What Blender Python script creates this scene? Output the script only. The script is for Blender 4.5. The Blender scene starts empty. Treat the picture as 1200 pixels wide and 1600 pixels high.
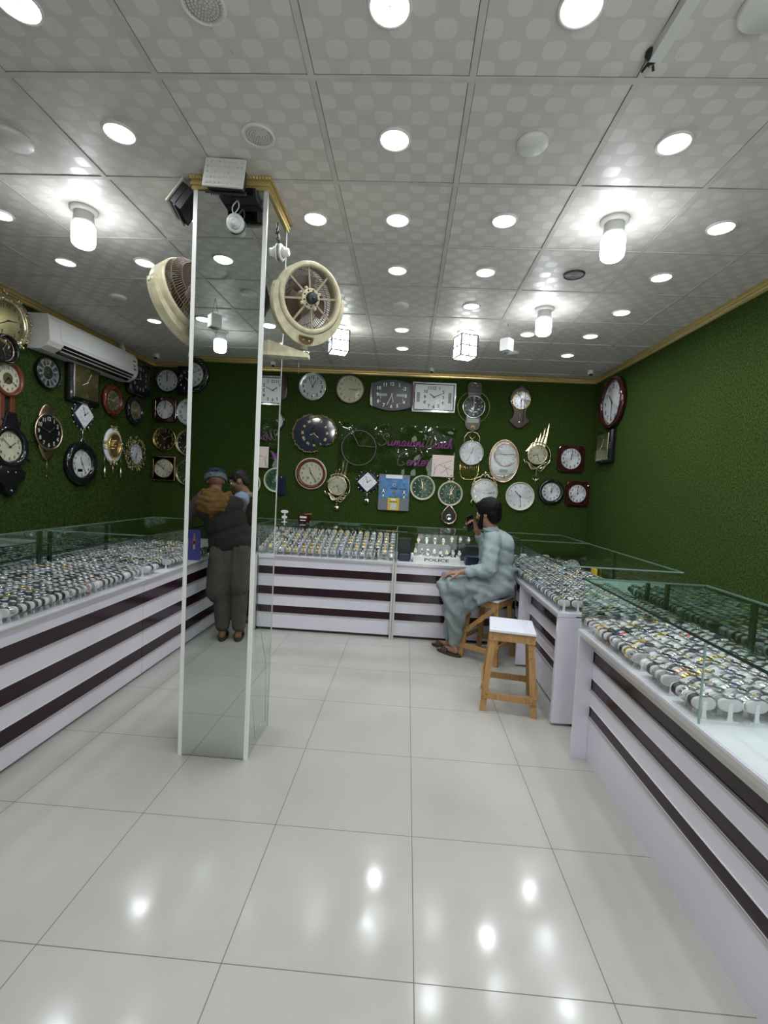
import bpy, bmesh, math, random
import numpy as np
from mathutils import Vector, Matrix, noise, Euler
random.seed(7)
SC = bpy.context.scene
COL = SC.collection
PI = math.pi
# ------------------------------------------------------------------ camera, world, exposure
CAM_H = 1.508
def cam_axes(yaw=.0476, pitch=-.0533, roll=.0517):
    cy, sy, cp, sp = math.cos(yaw), math.sin(yaw), math.cos(pitch), math.sin(pitch)
    fw = Vector((-sy*cp, cy*cp, sp)); r = Vector((cy, sy, 0)); u = r.cross(fw)
    cr, sr = math.cos(roll), math.sin(roll)
    return cr*r+sr*u, -sr*r+cr*u, fw
CR, CU, CF = cam_axes()
cam = bpy.data.cameras.new('camera'); camo = bpy.data.objects.new('camera', cam); COL.objects.link(camo)
cam.sensor_fit = 'HORIZONTAL'; cam.sensor_width = 36; cam.lens = 36*726.5/1200
cam.clip_start = .02; cam.clip_end = 60
M3 = Matrix((CR, CU, -CF)).transposed()
camo.matrix_world = Matrix.Translation((0, 0, CAM_H)) @ M3.to_4x4()
SC.camera = camo
def project(p):
    d = Vector(p)-Vector((0, 0, CAM_H)); z = d.dot(CF)
    if z < .05: return None
    return 600+726.5*d.dot(CR)/z, 800-726.5*d.dot(CU)/z, z
w = bpy.data.worlds.new('world'); SC.world = w; w.use_nodes = True
w.node_tree.nodes['Background'].inputs[0].default_value = (.95, .97, 1, 1)
w.node_tree.nodes['Background'].inputs[1].default_value = 4.0
SC.view_settings.view_transform = 'Standard'; SC.view_settings.look = 'None'
SC.view_settings.gamma = 1; SC.view_settings.use_curve_mapping = False
SC.view_settings.exposure = -0.12
DOWN_W = 4.2      # watts of each round ceiling light
CYL_W = 9.0      # watts of each cylinder lamp
CAGE_W = 13.0
LAMP_COL = (.93, .97, 1.0)
try:
    SC.cycles.max_bounces = 12; SC.cycles.transparent_max_bounces = 24; SC.cycles.caustics_reflective = False; SC.cycles.caustics_refractive = False
    SC.cycles.sample_clamp_indirect = 4
except Exception: pass
# room
XL, XR, YB, YF, ZC = -3.5, 2.36, 6.2, -1.04, 3.03

# ------------------------------------------------------------------ materials
def srgb(r, g=None, b=None):
    if g is None: r, g, b = (int(r[i:i+2], 16) for i in (0, 2, 4))
    f = lambda c: (c/255/12.92 if c/255 <= .04045 else ((c/255+.055)/1.055)**2.4)
    return (f(r), f(g), f(b), 1)
class NT:
    def __init__(s, name):
        s.m = bpy.data.materials.new(name); s.m.use_nodes = True; s.t = s.m.node_tree
        s.b = s.t.nodes['Principled BSDF']; s.out = s.t.nodes['Material Output']
    def n(s, typ, **kw):
        o = s.t.nodes.new(typ)
        for k, v in kw.items():
            if k.startswith('_'): setattr(o, k[1:], v)
        return o
    def link(s, a, b): s.t.links.new(a, b)
    def val(s, sock, v):
        if hasattr(v, 'is_output'): s.link(v, sock)
        else: sock.default_value = v
    def math(s, op, a, b=None, c=None):
        o = s.n('ShaderNodeMath', _operation=op); s.val(o.inputs[0], a)
        if b is not None: s.val(o.inputs[1], b)
        if c is not None: s.val(o.inputs[2], c)
        return o.outputs[0]
    def mix(s, f, a, b):
        o = s.n('ShaderNodeMix', _data_type='RGBA'); s.val(o.inputs[0], f); s.val(o.inputs[6], a); s.val(o.inputs[7], b); return o.outputs[2]
    def pos(s, kind='Object'):
        return s.n('ShaderNodeTexCoord').outputs[kind]
    def xyz(s, v):
        o = s.n('ShaderNodeSeparateXYZ'); s.link(v, o.inputs[0]); return o.outputs
    def noise(s, scale, detail=3, vec=None, rough=.5, out=0):
        o = s.n('ShaderNodeTexNoise'); o.inputs['Scale'].default_value = scale; o.inputs['Detail'].default_value = detail; o.inputs['Roughness'].default_value = rough
        s.link(vec if vec is not None else s.pos(), o.inputs['Vector']); return o.outputs[out]
    def ramp(s, f, a, b, ca=(0, 0, 0, 1), cb=(1, 1, 1, 1)):
        o = s.n('ShaderNodeValToRGB'); e = o.color_ramp.elements; e[0].position = a; e[1].position = b; e[0].color = ca; e[1].color = cb
        s.link(f, o.inputs[0]); return o.outputs[0]
    def bump(s, h, strength, dist=.01):
        o = s.n('ShaderNodeBump'); o.inputs['Strength'].default_value = strength; o.inputs['Distance'].default_value = dist
        s.link(h, o.inputs['Height']); s.link(o.outputs[0], s.b.inputs['Normal'])
def mat(name, col, rough=.5, metal=0, spec=.5, var=0, vscale=8, bump=0, bscale=60, coat=0):
    n = NT(name)
    if len(col) == 3: col = (*col, 1)
    n.b.inputs['Base Color'].default_value = col; n.b.inputs['Roughness'].default_value = rough
    n.b.inputs['Metallic'].default_value = metal; n.b.inputs['Specular IOR Level'].default_value = spec
    if coat: n.b.inputs['Coat Weight'].default_value = coat; n.b.inputs['Coat Roughness'].default_value = .04
    if var:
        f = n.noise(vscale, 4); c2 = tuple(c*(1-var) for c in col[:3])+(1,)
        n.link(n.mix(n.ramp(f, .35, .7), col, c2), n.b.inputs['Base Color'])
    if bump: n.bump(n.noise(bscale, 3), bump, .004)
    return n.m
def emit(name, col, strength):
    n = NT(name); n.b.inputs['Base Color'].default_value = (.9, .9, .9, 1)
    n.b.inputs['Emission Color'].default_value = (*col, 1); n.b.inputs['Emission Strength'].default_value = strength
    return n.m
def glass(name, tint, edge=1.0, rough=0.0, ior=1.45, wavy=0):
    n = NT(name); n.t.nodes.remove(n.b)
    tr = n.n('ShaderNodeBsdfTransparent'); tr.inputs[0].default_value = (*tint, 1)
    gl = n.n('ShaderNodeBsdfGlossy'); gl.inputs['Roughness'].default_value = rough; gl.inputs[0].default_value = (1, 1, 1, 1)
    fr = n.n('ShaderNodeFresnel'); fr.inputs[0].default_value = ior
    if wavy:
        b = n.n('ShaderNodeBump'); b.inputs['Strength'].default_value = 1; b.inputs['Distance'].default_value = wavy
        n.link(n.noise(3.0, 1), b.inputs['Height']); n.link(b.outputs[0], gl.inputs['Normal'])
    geo = n.n('ShaderNodeNewGeometry'); fac = n.math('MULTIPLY', fr.outputs[0], n.math('SUBTRACT', 1, geo.outputs['Backfacing']))
    mx = n.n('ShaderNodeMixShader'); n.link(fac, mx.inputs[0]); n.link(tr.outputs[0], mx.inputs[1]); n.link(gl.outputs[0], mx.inputs[2])
    n.link(mx.outputs[0], n.out.inputs[0]); return n.m

def floor_mat():
    n = NT('glossy porcelain tile'); x, y, z = n.xyz(n.pos())
    def edge(v, o):
        f = n.math('FRACT', n.math('DIVIDE', n.math('SUBTRACT', v, o-60), .6))
        return n.math('MULTIPLY', n.math('MINIMUM', f, n.math('SUBTRACT', 1, f)), .6)
    e = n.math('MINIMUM', edge(x, -1.6988), edge(y, 1.3503))
    line = n.math('LESS_THAN', e, .0016)
    cell = n.n('ShaderNodeCombineXYZ')
    n.link(n.math('FLOOR', n.math('DIVIDE', n.math('SUBTRACT', x, -1.6988), .6)), cell.inputs[0])
    n.link(n.math('FLOOR', n.math('DIVIDE', n.math('SUBTRACT', y, 1.3503), .6)), cell.inputs[1])
    wn = n.n('ShaderNodeTexWhiteNoise'); wn.noise_dimensions = '3D'; n.link(cell.outputs[0], wn.inputs['Vector'])
    cl = n.noise(1.3, 5)
    a, b = (.49, .485, .45, 1), (.41, .40, .365, 1)
    c = n.mix(n.ramp(cl, .35, .72), a, b)
    c = n.mix(n.math('MULTIPLY', wn.outputs[0], .25), c, (.46, .455, .40, 1))
    sm = n.ramp(n.noise(9, 6, rough=.7), .62, .8)
    c = n.mix(n.math('MULTIPLY', sm, .35), c, (.30, .28, .25, 1))
    c = n.mix(line, c, (.16, .15, .13, 1))
    n.link(c, n.b.inputs['Base Color'])
    r = n.math('ADD', n.math('MULTIPLY', n.ramp(n.noise(5, 5), .4, .8), .14), .10)
    r = n.math('ADD', r, n.math('MULTIPLY', line, .5)); n.link(r, n.b.inputs['Roughness'])
    n.b.inputs['Specular IOR Level'].default_value = .38
    return n.m
def ceil_mat():
    n = NT('patterned ceiling panel'); x, y, z = n.xyz(n.pos())
    X0, Y0, S = -1.6428, 1.8118, .6
    N = 8.0
    u = n.math('MULTIPLY', n.math('DIVIDE', n.math('SUBTRACT', x, X0-60), S), N)
    v = n.math('MULTIPLY', n.math('DIVIDE', n.math('SUBTRACT', y, Y0-60), S), N)
    fu = n.math('SUBTRACT', n.math('FRACT', u), .5); fv = n.math('SUBTRACT', n.math('FRACT', v), .5)
    par = n.math('MODULO', n.math('ADD', n.math('FLOOR', u), n.math('FLOOR', v)), 2)
    # rounded lozenge spilling over its own cell: squeeze one axis by parity
    d = n.math('ADD', n.math('POWER', n.math('ABSOLUTE', n.math('MULTIPLY', fu, 2.0)), 3.0), n.math('POWER', n.math('ABSOLUTE', n.math('MULTIPLY', fv, 2.15)), 3.0))
    ins = n.math('LESS_THAN', d, 1.0)
    tone = n.math('MULTIPLY', ins, par)
    out = n.math('SUBTRACT', 1, n.math('MINIMUM', n.math('ABSOLUTE', n.math('SUBTRACT', d, 1.0)), .12))
    bg = n.noise(.9, 3)
    c = n.mix(tone, (.69, .655, .625, 1), (.81, .775, .745, 1))
    c = n.mix(n.math('MULTIPLY', n.ramp(bg, .35, .75), .4), c, (.63, .595, .56, 1))
    def edge(w_, o):
        f = n.math('FRACT', n.math('DIVIDE', n.math('SUBTRACT', w_, o-60), S))
        return n.math('MULTIPLY', n.math('MINIMUM', f, n.math('SUBTRACT', 1, f)), S)
    e = n.math('MINIMUM', edge(x, X0), edge(y, Y0))
    c = n.mix(n.math('LESS_THAN', e, .0145), c, (.06, .055, .05, 1))
    spots = n.ramp(n.noise(26, 2), .74, .78)
    c = n.mix(n.math('MULTIPLY', spots, .25), c, (.2, .19, .17, 1))
    n.link(c, n.b.inputs['Base Color'])
    n.link(n.math('SUBTRACT', .50, n.math('MULTIPLY', tone, .16)), n.b.inputs['Roughness'])
    n.bump(tone, .25, .0015)
    return n.m
def turf_mat():
    n = NT('artificial grass mat'); p = n.pos()
    a = n.noise(75, 6, p, .75); b = n.noise(2.2, 3, p); cfine = n.noise(230, 2, p)
    c = n.mix(n.ramp(a, .38, .64), (.014, .034, .004, 1), (.155, .26, .05, 1))
    c = n.mix(n.math('MULTIPLY', n.ramp(b, .35, .75), .35), c, (.05, .105, .018, 1))
    c = n.mix(n.math('MULTIPLY', n.ramp(cfine, .62, .8), .45), c, (.26, .30, .11, 1))
    n.link(c, n.b.inputs['Base Color']); n.b.inputs['Roughness'].default_value = .9; n.b.inputs['Specular IOR Level'].default_value = .15
    n.bump(n.math('ADD', a, n.math('MULTIPLY', cfine, .6)), 1.0, .045)
    return n.m
def wood_mat(name, a, b):
    n = NT(name); mp = n.n('ShaderNodeMapping'); mp.inputs['Scale'].default_value = (60, 60, 5); n.link(n.pos(), mp.inputs[0])
    f = n.noise(1.0, 6, mp.outputs[0], .65); c = n.mix(n.ramp(f, .3, .72), a, b)
    k = n.ramp(n.noise(22, 2), .70, .76); c = n.mix(n.math('MULTIPLY', k, .55), c, (.05, .025, .01, 1))
    n.link(c, n.b.inputs['Base Color']); n.b.inputs['Roughness'].default_value = .6; n.bump(f, .3, .002); return n.m
def cloth_mat(name, a, var=.25, scale=9, rough=.9):
    n = NT(name); c2 = tuple(v*(1-var) for v in a[:3])+(1,)
    n.link(n.mix(n.ramp(n.noise(scale, 4), .35, .7), (*a[:3], 1), c2), n.b.inputs['Base Color'])
    n.b.inputs['Roughness'].default_value = rough; n.b.inputs['Specular IOR Level'].default_value = .2; n.bump(n.noise(500, 2), .25, .001); return n.m

M = dict(
 floor=floor_mat(), ceiling=ceil_mat(), turf=turf_mat(),
 tbar=mat('painted ceiling rail', (.68, .64, .61), .55, var=.15),
 gold_trim=mat('gold plastic trim', (.86, .67, .30), .24, .6, var=.15, vscale=30),
 white_lam=mat('white lilac laminate', (.74, .71, .80), .28, coat=.3, var=.04, vscale=3),
 purple=mat('aubergine gloss laminate', (.026, .009, .016), .12, spec=.35),
 alu=mat('brushed aluminium strip', (.62, .60, .58), .35, .6),
 kick=mat('dark plinth', (.05, .035, .03), .6),
 shelf=mat('white display shelf', (.80, .81, .84), .4),
 mirror=mat('mirror', (.66, .71, .68), .004, 1),
 caseback=mat('green tinted case mirror', (.52, .64, .57), .01, 1),
 pane=glass('clear counter glass', (.985, .995, .99)),
 topglass=glass('green tinted counter glass', (.925, .96, .95)),
 edge=mat('green glass edge', (.006, .022, .015), .2, spec=.4),
 edgel=mat('pale polished glass edge', (.25, .38, .33), .15, spec=.8),
 lens=glass('clock glass', (.99, .99, .99), ior=1.25),
 acrylic=glass('wavy clear acrylic', (.86, .91, .86), ior=1.5, wavy=.03),
 black=mat('black gloss plastic', (.010, .010, .012), .15, coat=.4),
 blackm=mat('black satin plastic', (.02, .02, .022), .45),
 white=mat('white plastic', (.80, .80, .78), .35),
 offwhite=mat('aged white plastic', (.80, .79, .76), .45),
 dialw=mat('white dial paper', (.90, .91, .95), .5), dialc=mat('cream dial', (.74, .72, .55), .45),
 dialcg=mat('pale champagne dial', (.62, .62, .45), .4), dialk=mat('black dial', (.012, .012, .014), .3),
 dialg=mat('dark green dial', (.015, .085, .045), .35), dialgold=mat('brushed gold dial', (.42, .38, .18), .3, .8, var=.5, vscale=5),
 dialgrey=mat('charcoal dial', (.05, .05, .06), .35), dialsil=mat('silver dial', (.62, .64, .68), .3, .6),
 glassgreen=mat('dark clear glass dial', (.03, .06, .03), .08, spec=.9),
 darkglass=mat('dark blue grey glass', (.035, .04, .06), .06, spec=1.0),
 gold=mat('polished gold', (.83, .62, .25), .2, 1), goldp=mat('pale gold', (.80, .72, .48), .25, 1), rose=mat('rose gold', (.78, .56, .42), .25, 1),
 bronze=mat('dark antique gold', (.35, .27, .13), .35, 1), silver=mat('polished silver', (.75, .76, .78), .15, 1), chrome=mat('chrome', (.8, .8, .82), .08, 1),
 maroon=mat('maroon gloss plastic', (.045, .006, .008), .15, coat=.5), brownw=mat('brown wood', (.16, .045, .018), .3, coat=.3),
 redwood=mat('reddish brown gloss wood', (.13, .022, .008), .2, coat=.5), darkwood=mat('very dark wood', (.035, .012, .010), .3, coat=.3),
 paint=mat('numeral black', (.01, .01, .012), .5), numw=mat('numeral white', (.85, .84, .8), .4), numg=mat('numeral gold', (.75, .65, .3), .3, .7),
 red=mat('red hand', (.6, .03, .02), .4), lcd=mat('grey green display', (.30, .34, .26), .3),
 cream=mat('aged cream plastic', (.66, .60, .40), .42, var=.3, vscale=25), creamd=mat('dusty cream plastic', (.42, .35, .24), .6, var=.4, vscale=30),
 wire=mat('dusty fan wire', (.17, .125, .085), .6), blade=mat('brown translucent fan blade', (.10, .06, .045), .3), brownlabel=mat('brown label', (.13, .07, .02), .4),
 wood=wood_mat('pine wood', (.50, .30, .11, 1), (.30, .155, .05, 1)), woodd=wood_mat('darker pine wood', (.33, .20, .085, 1), (.17, .09, .035, 1)),
 seat=mat('white laminate seat', (.78, .78, .86), .3), grey=mat('grey plastic', (.3, .3, .3), .5), cushion=mat('white grey cushion', (.62, .61, .62), .75, bump=.2, bscale=300),
 stand=mat('white plastic watch stand', (.78, .77, .80), .3),
 skin=mat('skin', (.36, .19, .125), .5, spec=.35, var=.12, vscale=14), skind=mat('tanned skin', (.26, .135, .085), .5, spec=.35), hair=mat('black hair', (.004, .0035, .0035), .6, spec=.15, bump=.7, bscale=120), hairg=mat('dark short hair', (.012, .009, .008), .6),
 kameez=cloth_mat('pale grey blue cotton', (.30, .36, .37), .12), shalwar=cloth_mat('grey blue cotton', (.27, .33, .335), .14),
 vest=cloth_mat('dark grey wool', (.035, .033, .03)), greykam=cloth_mat('taupe grey cotton', (.115, .095, .088)), hood=cloth_mat('brown cloth', (.20, .105, .035), .45, 14),
 cap=cloth_mat('navy patterned cap', (.03, .045, .085), .6, 30), capband=cloth_mat('grey blue wrapped cloth', (.17, .20, .21), .5, 40), vest2=cloth_mat('dark brown wool', (.045, .028, .022)), blueshirt=cloth_mat('light blue cotton', (.35, .42, .60)),
 leather=mat('worn brown leather', (.045, .035, .028), .6, bump=.4, bscale=80), eyew=mat('eye white', (.7, .7, .68), .2), iris=mat('dark iris', (.02, .01, .006), .15), mask=mat('white earphone', (.8, .8, .78), .4),
 emitw=emit('lit lamp diffuser', (.96, .98, 1.0), 5.0), emitd=emit('lit led dot', (.95, .98, 1.0), 7.0), emitc=emit('lit opal cylinder', (.93, .97, 1.0), 34.0),
 emitl=emit('lit lantern pane', (.95, 1.0, .97), 11.0),
 silverplate=mat('aluminium led plate', (.55, .52, .45), .5, .2), yellow=mat('yellow card', (.75, .50, .05), .5), poster=mat('blue print', (.10, .30, .62), .35, var=.5, vscale=14),
 purpleprint=mat('violet print', (.10, .07, .38), .3, var=.4, vscale=9), pink=mat('pale pink paper', (.80, .66, .62), .6), magenta=mat('purple neon flex tube', (.26, .045, .24), .35), dusky=mat('dull pink flex tube', (.20, .12, .16), .4),
 navy=mat('navy plastic', (.012, .018, .05), .3), greypanel=mat('grey board', (.20, .21, .23), .5), orange=mat('orange print', (.7, .12, .03), .5))
# ------------------------------------------------------------------ mesh builder
class MB:
    def __init__(s): s.v = []; s.f = []; s.mi = []; s.sm = []; s.mats = []; s.T = Matrix.Identity(4)
    def at(s, M_=None): s.T = M_ if M_ is not None else Matrix.Identity(4); return s
    def add(s, vs, fs, mat=None, smooth=False):
        o = len(s.v); T = s.T; s.v += [tuple(T @ Vector(p)) for p in vs]
        if mat is not None and mat not in s.mats: s.mats.append(mat)
        k = s.mats.index(mat) if mat is not None else 0
        for f in fs: s.f.append(tuple(i+o for i in f)); s.mi.append(k); s.sm.append(smooth)
        return s
    def box(s, a, b, mat=None, bev=0):
        (x0, y0, z0), (x1, y1, z1) = a, b
        if bev:
            q = bev; vs = []; 
            # chamfered box: rounded outline in XY at 4 levels
            def loop(z, i):
                return [(x0+i+q, y0+i, z), (x1-i-q, y0+i, z), (x1-i, y0+i+q, z), (x1-i, y1-i-q, z), (x1-i-q, y1-i, z), (x0+i+q, y1-i, z), (x0+i, y1-i-q, z), (x0+i, y0+i+q, z)]
            for z, i in ((z0, q), (z0+q, 0), (z1-q, 0), (z1, q)): vs += loop(z, i)
            fs = [tuple(range(7, -1, -1)), tuple(range(24, 32))]
            for r in range(3):
                for k in range(8): fs.append((r*8+k, r*8+(k+1) % 8, r*8+8+(k+1) % 8, r*8+8+k))
            return s.add(vs, fs, mat)
        vs = [(x0, y0, z0), (x1, y0, z0), (x1, y1, z0), (x0, y1, z0), (x0, y0, z1), (x1, y0, z1), (x1, y1, z1), (x0, y1, z1)]
        return s.add(vs, [(3, 2, 1, 0), (4, 5, 6, 7), (0, 1, 5, 4), (1, 2, 6, 5), (2, 3, 7, 6), (3, 0, 4, 7)], mat)
    def bar(s, p, q, w, h, mat=None, up=(0, 0, 1)):
        p, q = Vector(p), Vector(q); d = (q-p).normalized(); r = d.cross(Vector(up))
        if r.length < 1e-4: r = d.cross(Vector((1, 0, 0)))
        r.normalize(); u = r.cross(d); vs = []
        for c in (p, q):
            for i, j in ((-1, -1), (1, -1), (1, 1), (-1, 1)): vs.append(tuple(c+r*(i*w/2)+u*(j*h/2)))
        return s.add(vs, [(3, 2, 1, 0), (4, 5, 6, 7), (0, 1, 5, 4), (1, 2, 6, 5), (2, 3, 7, 6), (3, 0, 4, 7)], mat)
    def lathe(s, prof, mat=None, n=32, sx=1, sy=1, smooth=True, closed=False, fr=None):
        # around local Z; prof = [(r,z)..]; fr(angle)-> radius factor
        vs = []; m = len(prof)
        for r, z in prof:
            for k in range(n):
                a = 2*PI*k/n; q = fr(a) if fr else 1
                vs.append((r*q*math.cos(a)*sx, r*q*math.sin(a)*sy, z))
        fs = []
        for i in range(m-1 if not closed else m):
            j = (i+1) % m
            for k in range(n): fs.append((i*n+k, i*n+(k+1) % n, j*n+(k+1) % n, j*n+k))
        if not closed:
            if prof[0][0] > 1e-6: fs.append(tuple(range(n-1, -1, -1)))
            if prof[-1][0] > 1e-6 and not (prof[-2][0] < 1e-6 and abs(prof[-1][1]-prof[-2][1]) < 1e-5): fs.append(tuple((m-1)*n+k for k in range(n)))
        return s.add(vs, fs, mat, smooth)
    def cyl(s, p, q, r0, r1=None, mat=None, n=16, smooth=True):
        r1 = r0 if r1 is None else r1; p, q = Vector(p), Vector(q); d = q-p; L = d.length
        T = s.T; s.T = T @ Matrix.Translation(p) @ d.to_track_quat('Z', 'Y').to_matrix().to_4x4()
        s.lathe([(r0, 0), (r1, L)], mat, n, smooth=smooth); s.T = T; return s
    def ring(s, R, r, mat=None, n=40, m=8, sx=1, sy=1, z=0, a0=0, a1=2*PI):
        full = abs(a1-a0-2*PI) < 1e-6; k_ = n if full else n+1; vs = []
        for k in range(k_):
            a = a0+(a1-a0)*k/n
            for j in range(m):
                b = 2*PI*j/m; q = R+r*math.cos(b); vs.append((q*math.cos(a)*sx, q*math.sin(a)*sy, z+r*math.sin(b)))
        fs = []
        for k in range(n):
            k2 = (k+1) % k_
            for j in range(m): fs.append((k*m+j, k2*m+j, k2*m+(j+1) % m, k*m+(j+1) % m))
        return s.add(vs, fs, mat, True)
    def tube(s, pts, r, mat=None, m=6, closed=False):
        pts = [Vector(p) for p in pts]; n = len(pts); rr = r if hasattr(r, '__len__') else [r]*n
        vs = []; prev = None
        for i, p in enumerate(pts):
            a = pts[i-1] if (i or closed) else p; b = pts[(i+1) % n] if (i < n-1 or closed) else p
            d = (b-a); d = d.normalized() if d.length > 1e-9 else Vector((0, 0, 1))
            if prev is None:
                u = d.cross(Vector((0, 0, 1))); u = u if u.length > .1 else d.cross(Vector((1, 0, 0)))
            else: u = prev-d*prev.dot(d)
            if u.length < 1e-6: u = d.orthogonal()
            u.normalize(); prev = u; w_ = d.cross(u)
            for j in range(m): b_ = 2*PI*j/m; vs.append(tuple(p+(u*math.cos(b_)+w_*math.sin(b_))*rr[i]))
        fs = []
        for i in range(n if closed else n-1):
            i2 = (i+1) % n
            for j in range(m): fs.append((i*m+j, i*m+(j+1) % m, i2*m+(j+1) % m, i2*m+j))
        if not closed: fs += [tuple(range(m-1, -1, -1)), tuple((n-1)*m+j for j in range(m))]
        return s.add(vs, fs, mat, True)
    def ball(s, c, r, mat=None, n=12, m=8, sc=(1, 1, 1)):
        c = Vector(c); vs = [(c.x, c.y, c.z+r*sc[2])]
        for i in range(1, m):
            t = PI*i/m
            for k in range(n): a = 2*PI*k/n; vs.append((c.x+r*sc[0]*math.sin(t)*math.cos(a), c.y+r*sc[1]*math.sin(t)*math.sin(a), c.z+r*sc[2]*math.cos(t)))
        vs.append((c.x, c.y, c.z-r*sc[2])); L = len(vs)-1; fs = []
        for k in range(n):
            fs.append((0, 1+k, 1+(k+1) % n)); fs.append((L, L-n+(k+1) % n, L-n+k))
        for i in range(m-2):
            for k in range(n): fs.append((1+i*n+k, 1+(i+1)*n+k, 1+(i+1)*n+(k+1) % n, 1+i*n+(k+1) % n))
        return s.add(vs, fs, mat, True)
    def prism(s, out, z0, z1, mat=None, bev=0, smooth=False):
        # outline in XY (ccw), extruded in Z, optional bevel at the top
        n = len(out); cx = sum(p[0] for p in out)/n; cy = sum(p[1] for p in out)/n
        W = max(abs(p[0]-cx) for p in out); H = max(abs(p[1]-cy) for p in out)
        lv = [(z0, 0), (z1-bev, 0), (z1-bev*.3, bev*.3), (z1, bev)] if bev else [(z0, 0), (z1, 0)]
        vs = []
        for z, i in lv: vs += [(cx+(p[0]-cx)*(1-i/W), cy+(p[1]-cy)*(1-i/H), z) for p in out]
        fs = [tuple(range(n-1, -1, -1)), tuple((len(lv)-1)*n+k for k in range(n))]; o = len(s.f)
        for r in range(len(lv)-1):
            for k in range(n): fs.append((r*n+k, r*n+(k+1) % n, (r+1)*n+(k+1) % n, (r+1)*n+k))
        return s.add(vs, fs, mat, smooth)
    def merge(s, other): # same materials by slot
        o = len(s.v); s.v += other.v
        for f, k, q in zip(other.f, other.mi, other.sm):
            mt = other.mats[k] if other.mats else None
            if mt is not None and mt not in s.mats: s.mats.append(mt)
            s.f.append(tuple(i+o for i in f)); s.mi.append(s.mats.index(mt) if mt is not None else 0); s.sm.append(q)
        return s
    def mesh(s, name, mat=None):
        me = bpy.data.meshes.new(name); me.from_pydata(s.v, [], s.f)
        for m_ in (s.mats or ([mat] if mat else [])): me.materials.append(m_)
        me.polygons.foreach_set('material_index', s.mi); me.polygons.foreach_set('use_smooth', s.sm)
        me.update()
        return me
    def build(s, name, mat=None, parent=None, loc=None, fix=True):
        me = s.mesh(name, mat)
        if fix:
            b = bmesh.new(); b.from_mesh(me); bmesh.ops.recalc_face_normals(b, faces=b.faces); b.to_mesh(me); b.free()
        return link(bpy.data.objects.new(name, me), parent, loc)
def link(o, parent=None, loc=None):
    COL.objects.link(o)
    if parent: o.parent = parent
    if loc: o.location = loc
    return o
def tag(o, label=None, cat=None, group=None, kind=None):
    for k, v in (('label', label), ('category', cat), ('group', group), ('kind', kind)):
        if v: o[k] = v
    return o
def thing(name, label, cat, loc=(0, 0, 0), rz=0, group=None):
    o = bpy.data.objects.new(name, None); o.empty_display_size = .1; COL.objects.link(o); o.location = loc; o.rotation_euler.z = rz
    return tag(o, label, cat, group)
def part(name, m, parent, mat, label=None):
    o = m.build(name, mat, parent)
    if label: o['label'] = label
    return o
def struct(name, m, mat): return tag(m.build(name, mat), kind='structure')
def Tr(x=0, y=0, z=0): return Matrix.Translation((x, y, z))
def Rz(a): return Matrix.Rotation(a, 4, 'Z')
def Rx(a): return Matrix.Rotation(a, 4, 'X')
def Ry(a): return Matrix.Rotation(a, 4, 'Y')
_tc = {}
def text2d(t, bold=0):
    if t in _tc: return _tc[t]
    cu = bpy.data.curves.new('t', 'FONT'); cu.body = t; cu.size = 1; cu.align_x = 'CENTER'; cu.align_y = 'CENTER'; cu.resolution_u = 2; cu.offset = .022
    o = bpy.data.objects.new('t', cu); COL.objects.link(o); dg = bpy.context.evaluated_depsgraph_get(); dg.update()
    me = bpy.data.meshes.new_from_object(o.evaluated_get(dg)); vs = [tuple(v.co) for v in me.vertices]; fs = [tuple(p.vertices) for p in me.polygons]
    bpy.data.objects.remove(o); bpy.data.curves.remove(cu); bpy.data.meshes.remove(me)
    if vs:
        x0 = min(v[0] for v in vs); x1 = max(v[0] for v in vs); y0 = min(v[1] for v in vs); y1 = max(v[1] for v in vs)
        vs = [(v[0]-(x0+x1)/2, v[1]-(y0+y1)/2) for v in vs]
    _tc[t] = (vs, fs); return _tc[t]
def put_text(mb, t, x, y, z, size, mat=None, rot=0, sx=1):
    vs, fs = text2d(t); c, s_ = math.cos(rot), math.sin(rot)
    mb.add([(x+size*(sx*a*c-b*s_), y+size*(sx*a*s_+b*c), z) for a, b in vs], fs, mat)

# ------------------------------------------------------------------ room shell
T_ = .12
struct('floor', MB().box((XL-T_, YF-T_, -.1), (XR+T_, YB+T_, 0)), M['floor'])
struct('ceiling', MB().box((XL-T_, YF-T_, ZC), (XR+T_, YB+T_, ZC+.1)), M['ceiling'])
struct('wall_back', MB().box((XL-T_, YB, 0), (XR+T_, YB+T_, ZC)), M['turf'])
struct('wall_left', MB().box((XL-T_, YF, 0), (XL, YB, ZC)), M['turf'])
struct('wall_right', MB().box((XR, YF, 0), (XR+T_, YB, ZC)), M['turf'])
DX0, DX1, DZ = .25, 2.10, 2.55
struct('wall_front', MB().box((XL-T_, YF-T_, 0), (DX0, YF, ZC)).box((DX1, YF-T_, 0), (XR+T_, YF, ZC)).box((DX0, YF-T_, DZ), (DX1, YF, ZC)), M['turf'])
dr = tag(MB().box((DX0, YF-.09, 0), (DX0+.05, YF-.03, DZ)).box((DX1-.05, YF-.09, 0), (DX1, YF-.03, DZ)).box((DX0+.05, YF-.09, DZ-.05), (DX1-.05, YF-.03, DZ)).box((1.15, YF-.09, 0), (1.20, YF-.03, DZ-.05)).build('added_door_1', M['alu']), kind='structure')  # frame of an assumed, unseen entrance, added so daylight brightens the near ceiling
tag(MB().box((DX0+.05, YF-.065, .01), (1.15, YF-.059, DZ-.05)).build('added_window_1', M['pane']), kind='structure'); tag(MB().box((1.20, YF-.065, .01), (DX1-.05, YF-.059, DZ-.05)).build('added_window_2', M['pane']), kind='structure')  # panes of the added entrance that let the daylight in
tb = MB()
X0, Y0 = -1.6428, 1.8118
i = -3
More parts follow.
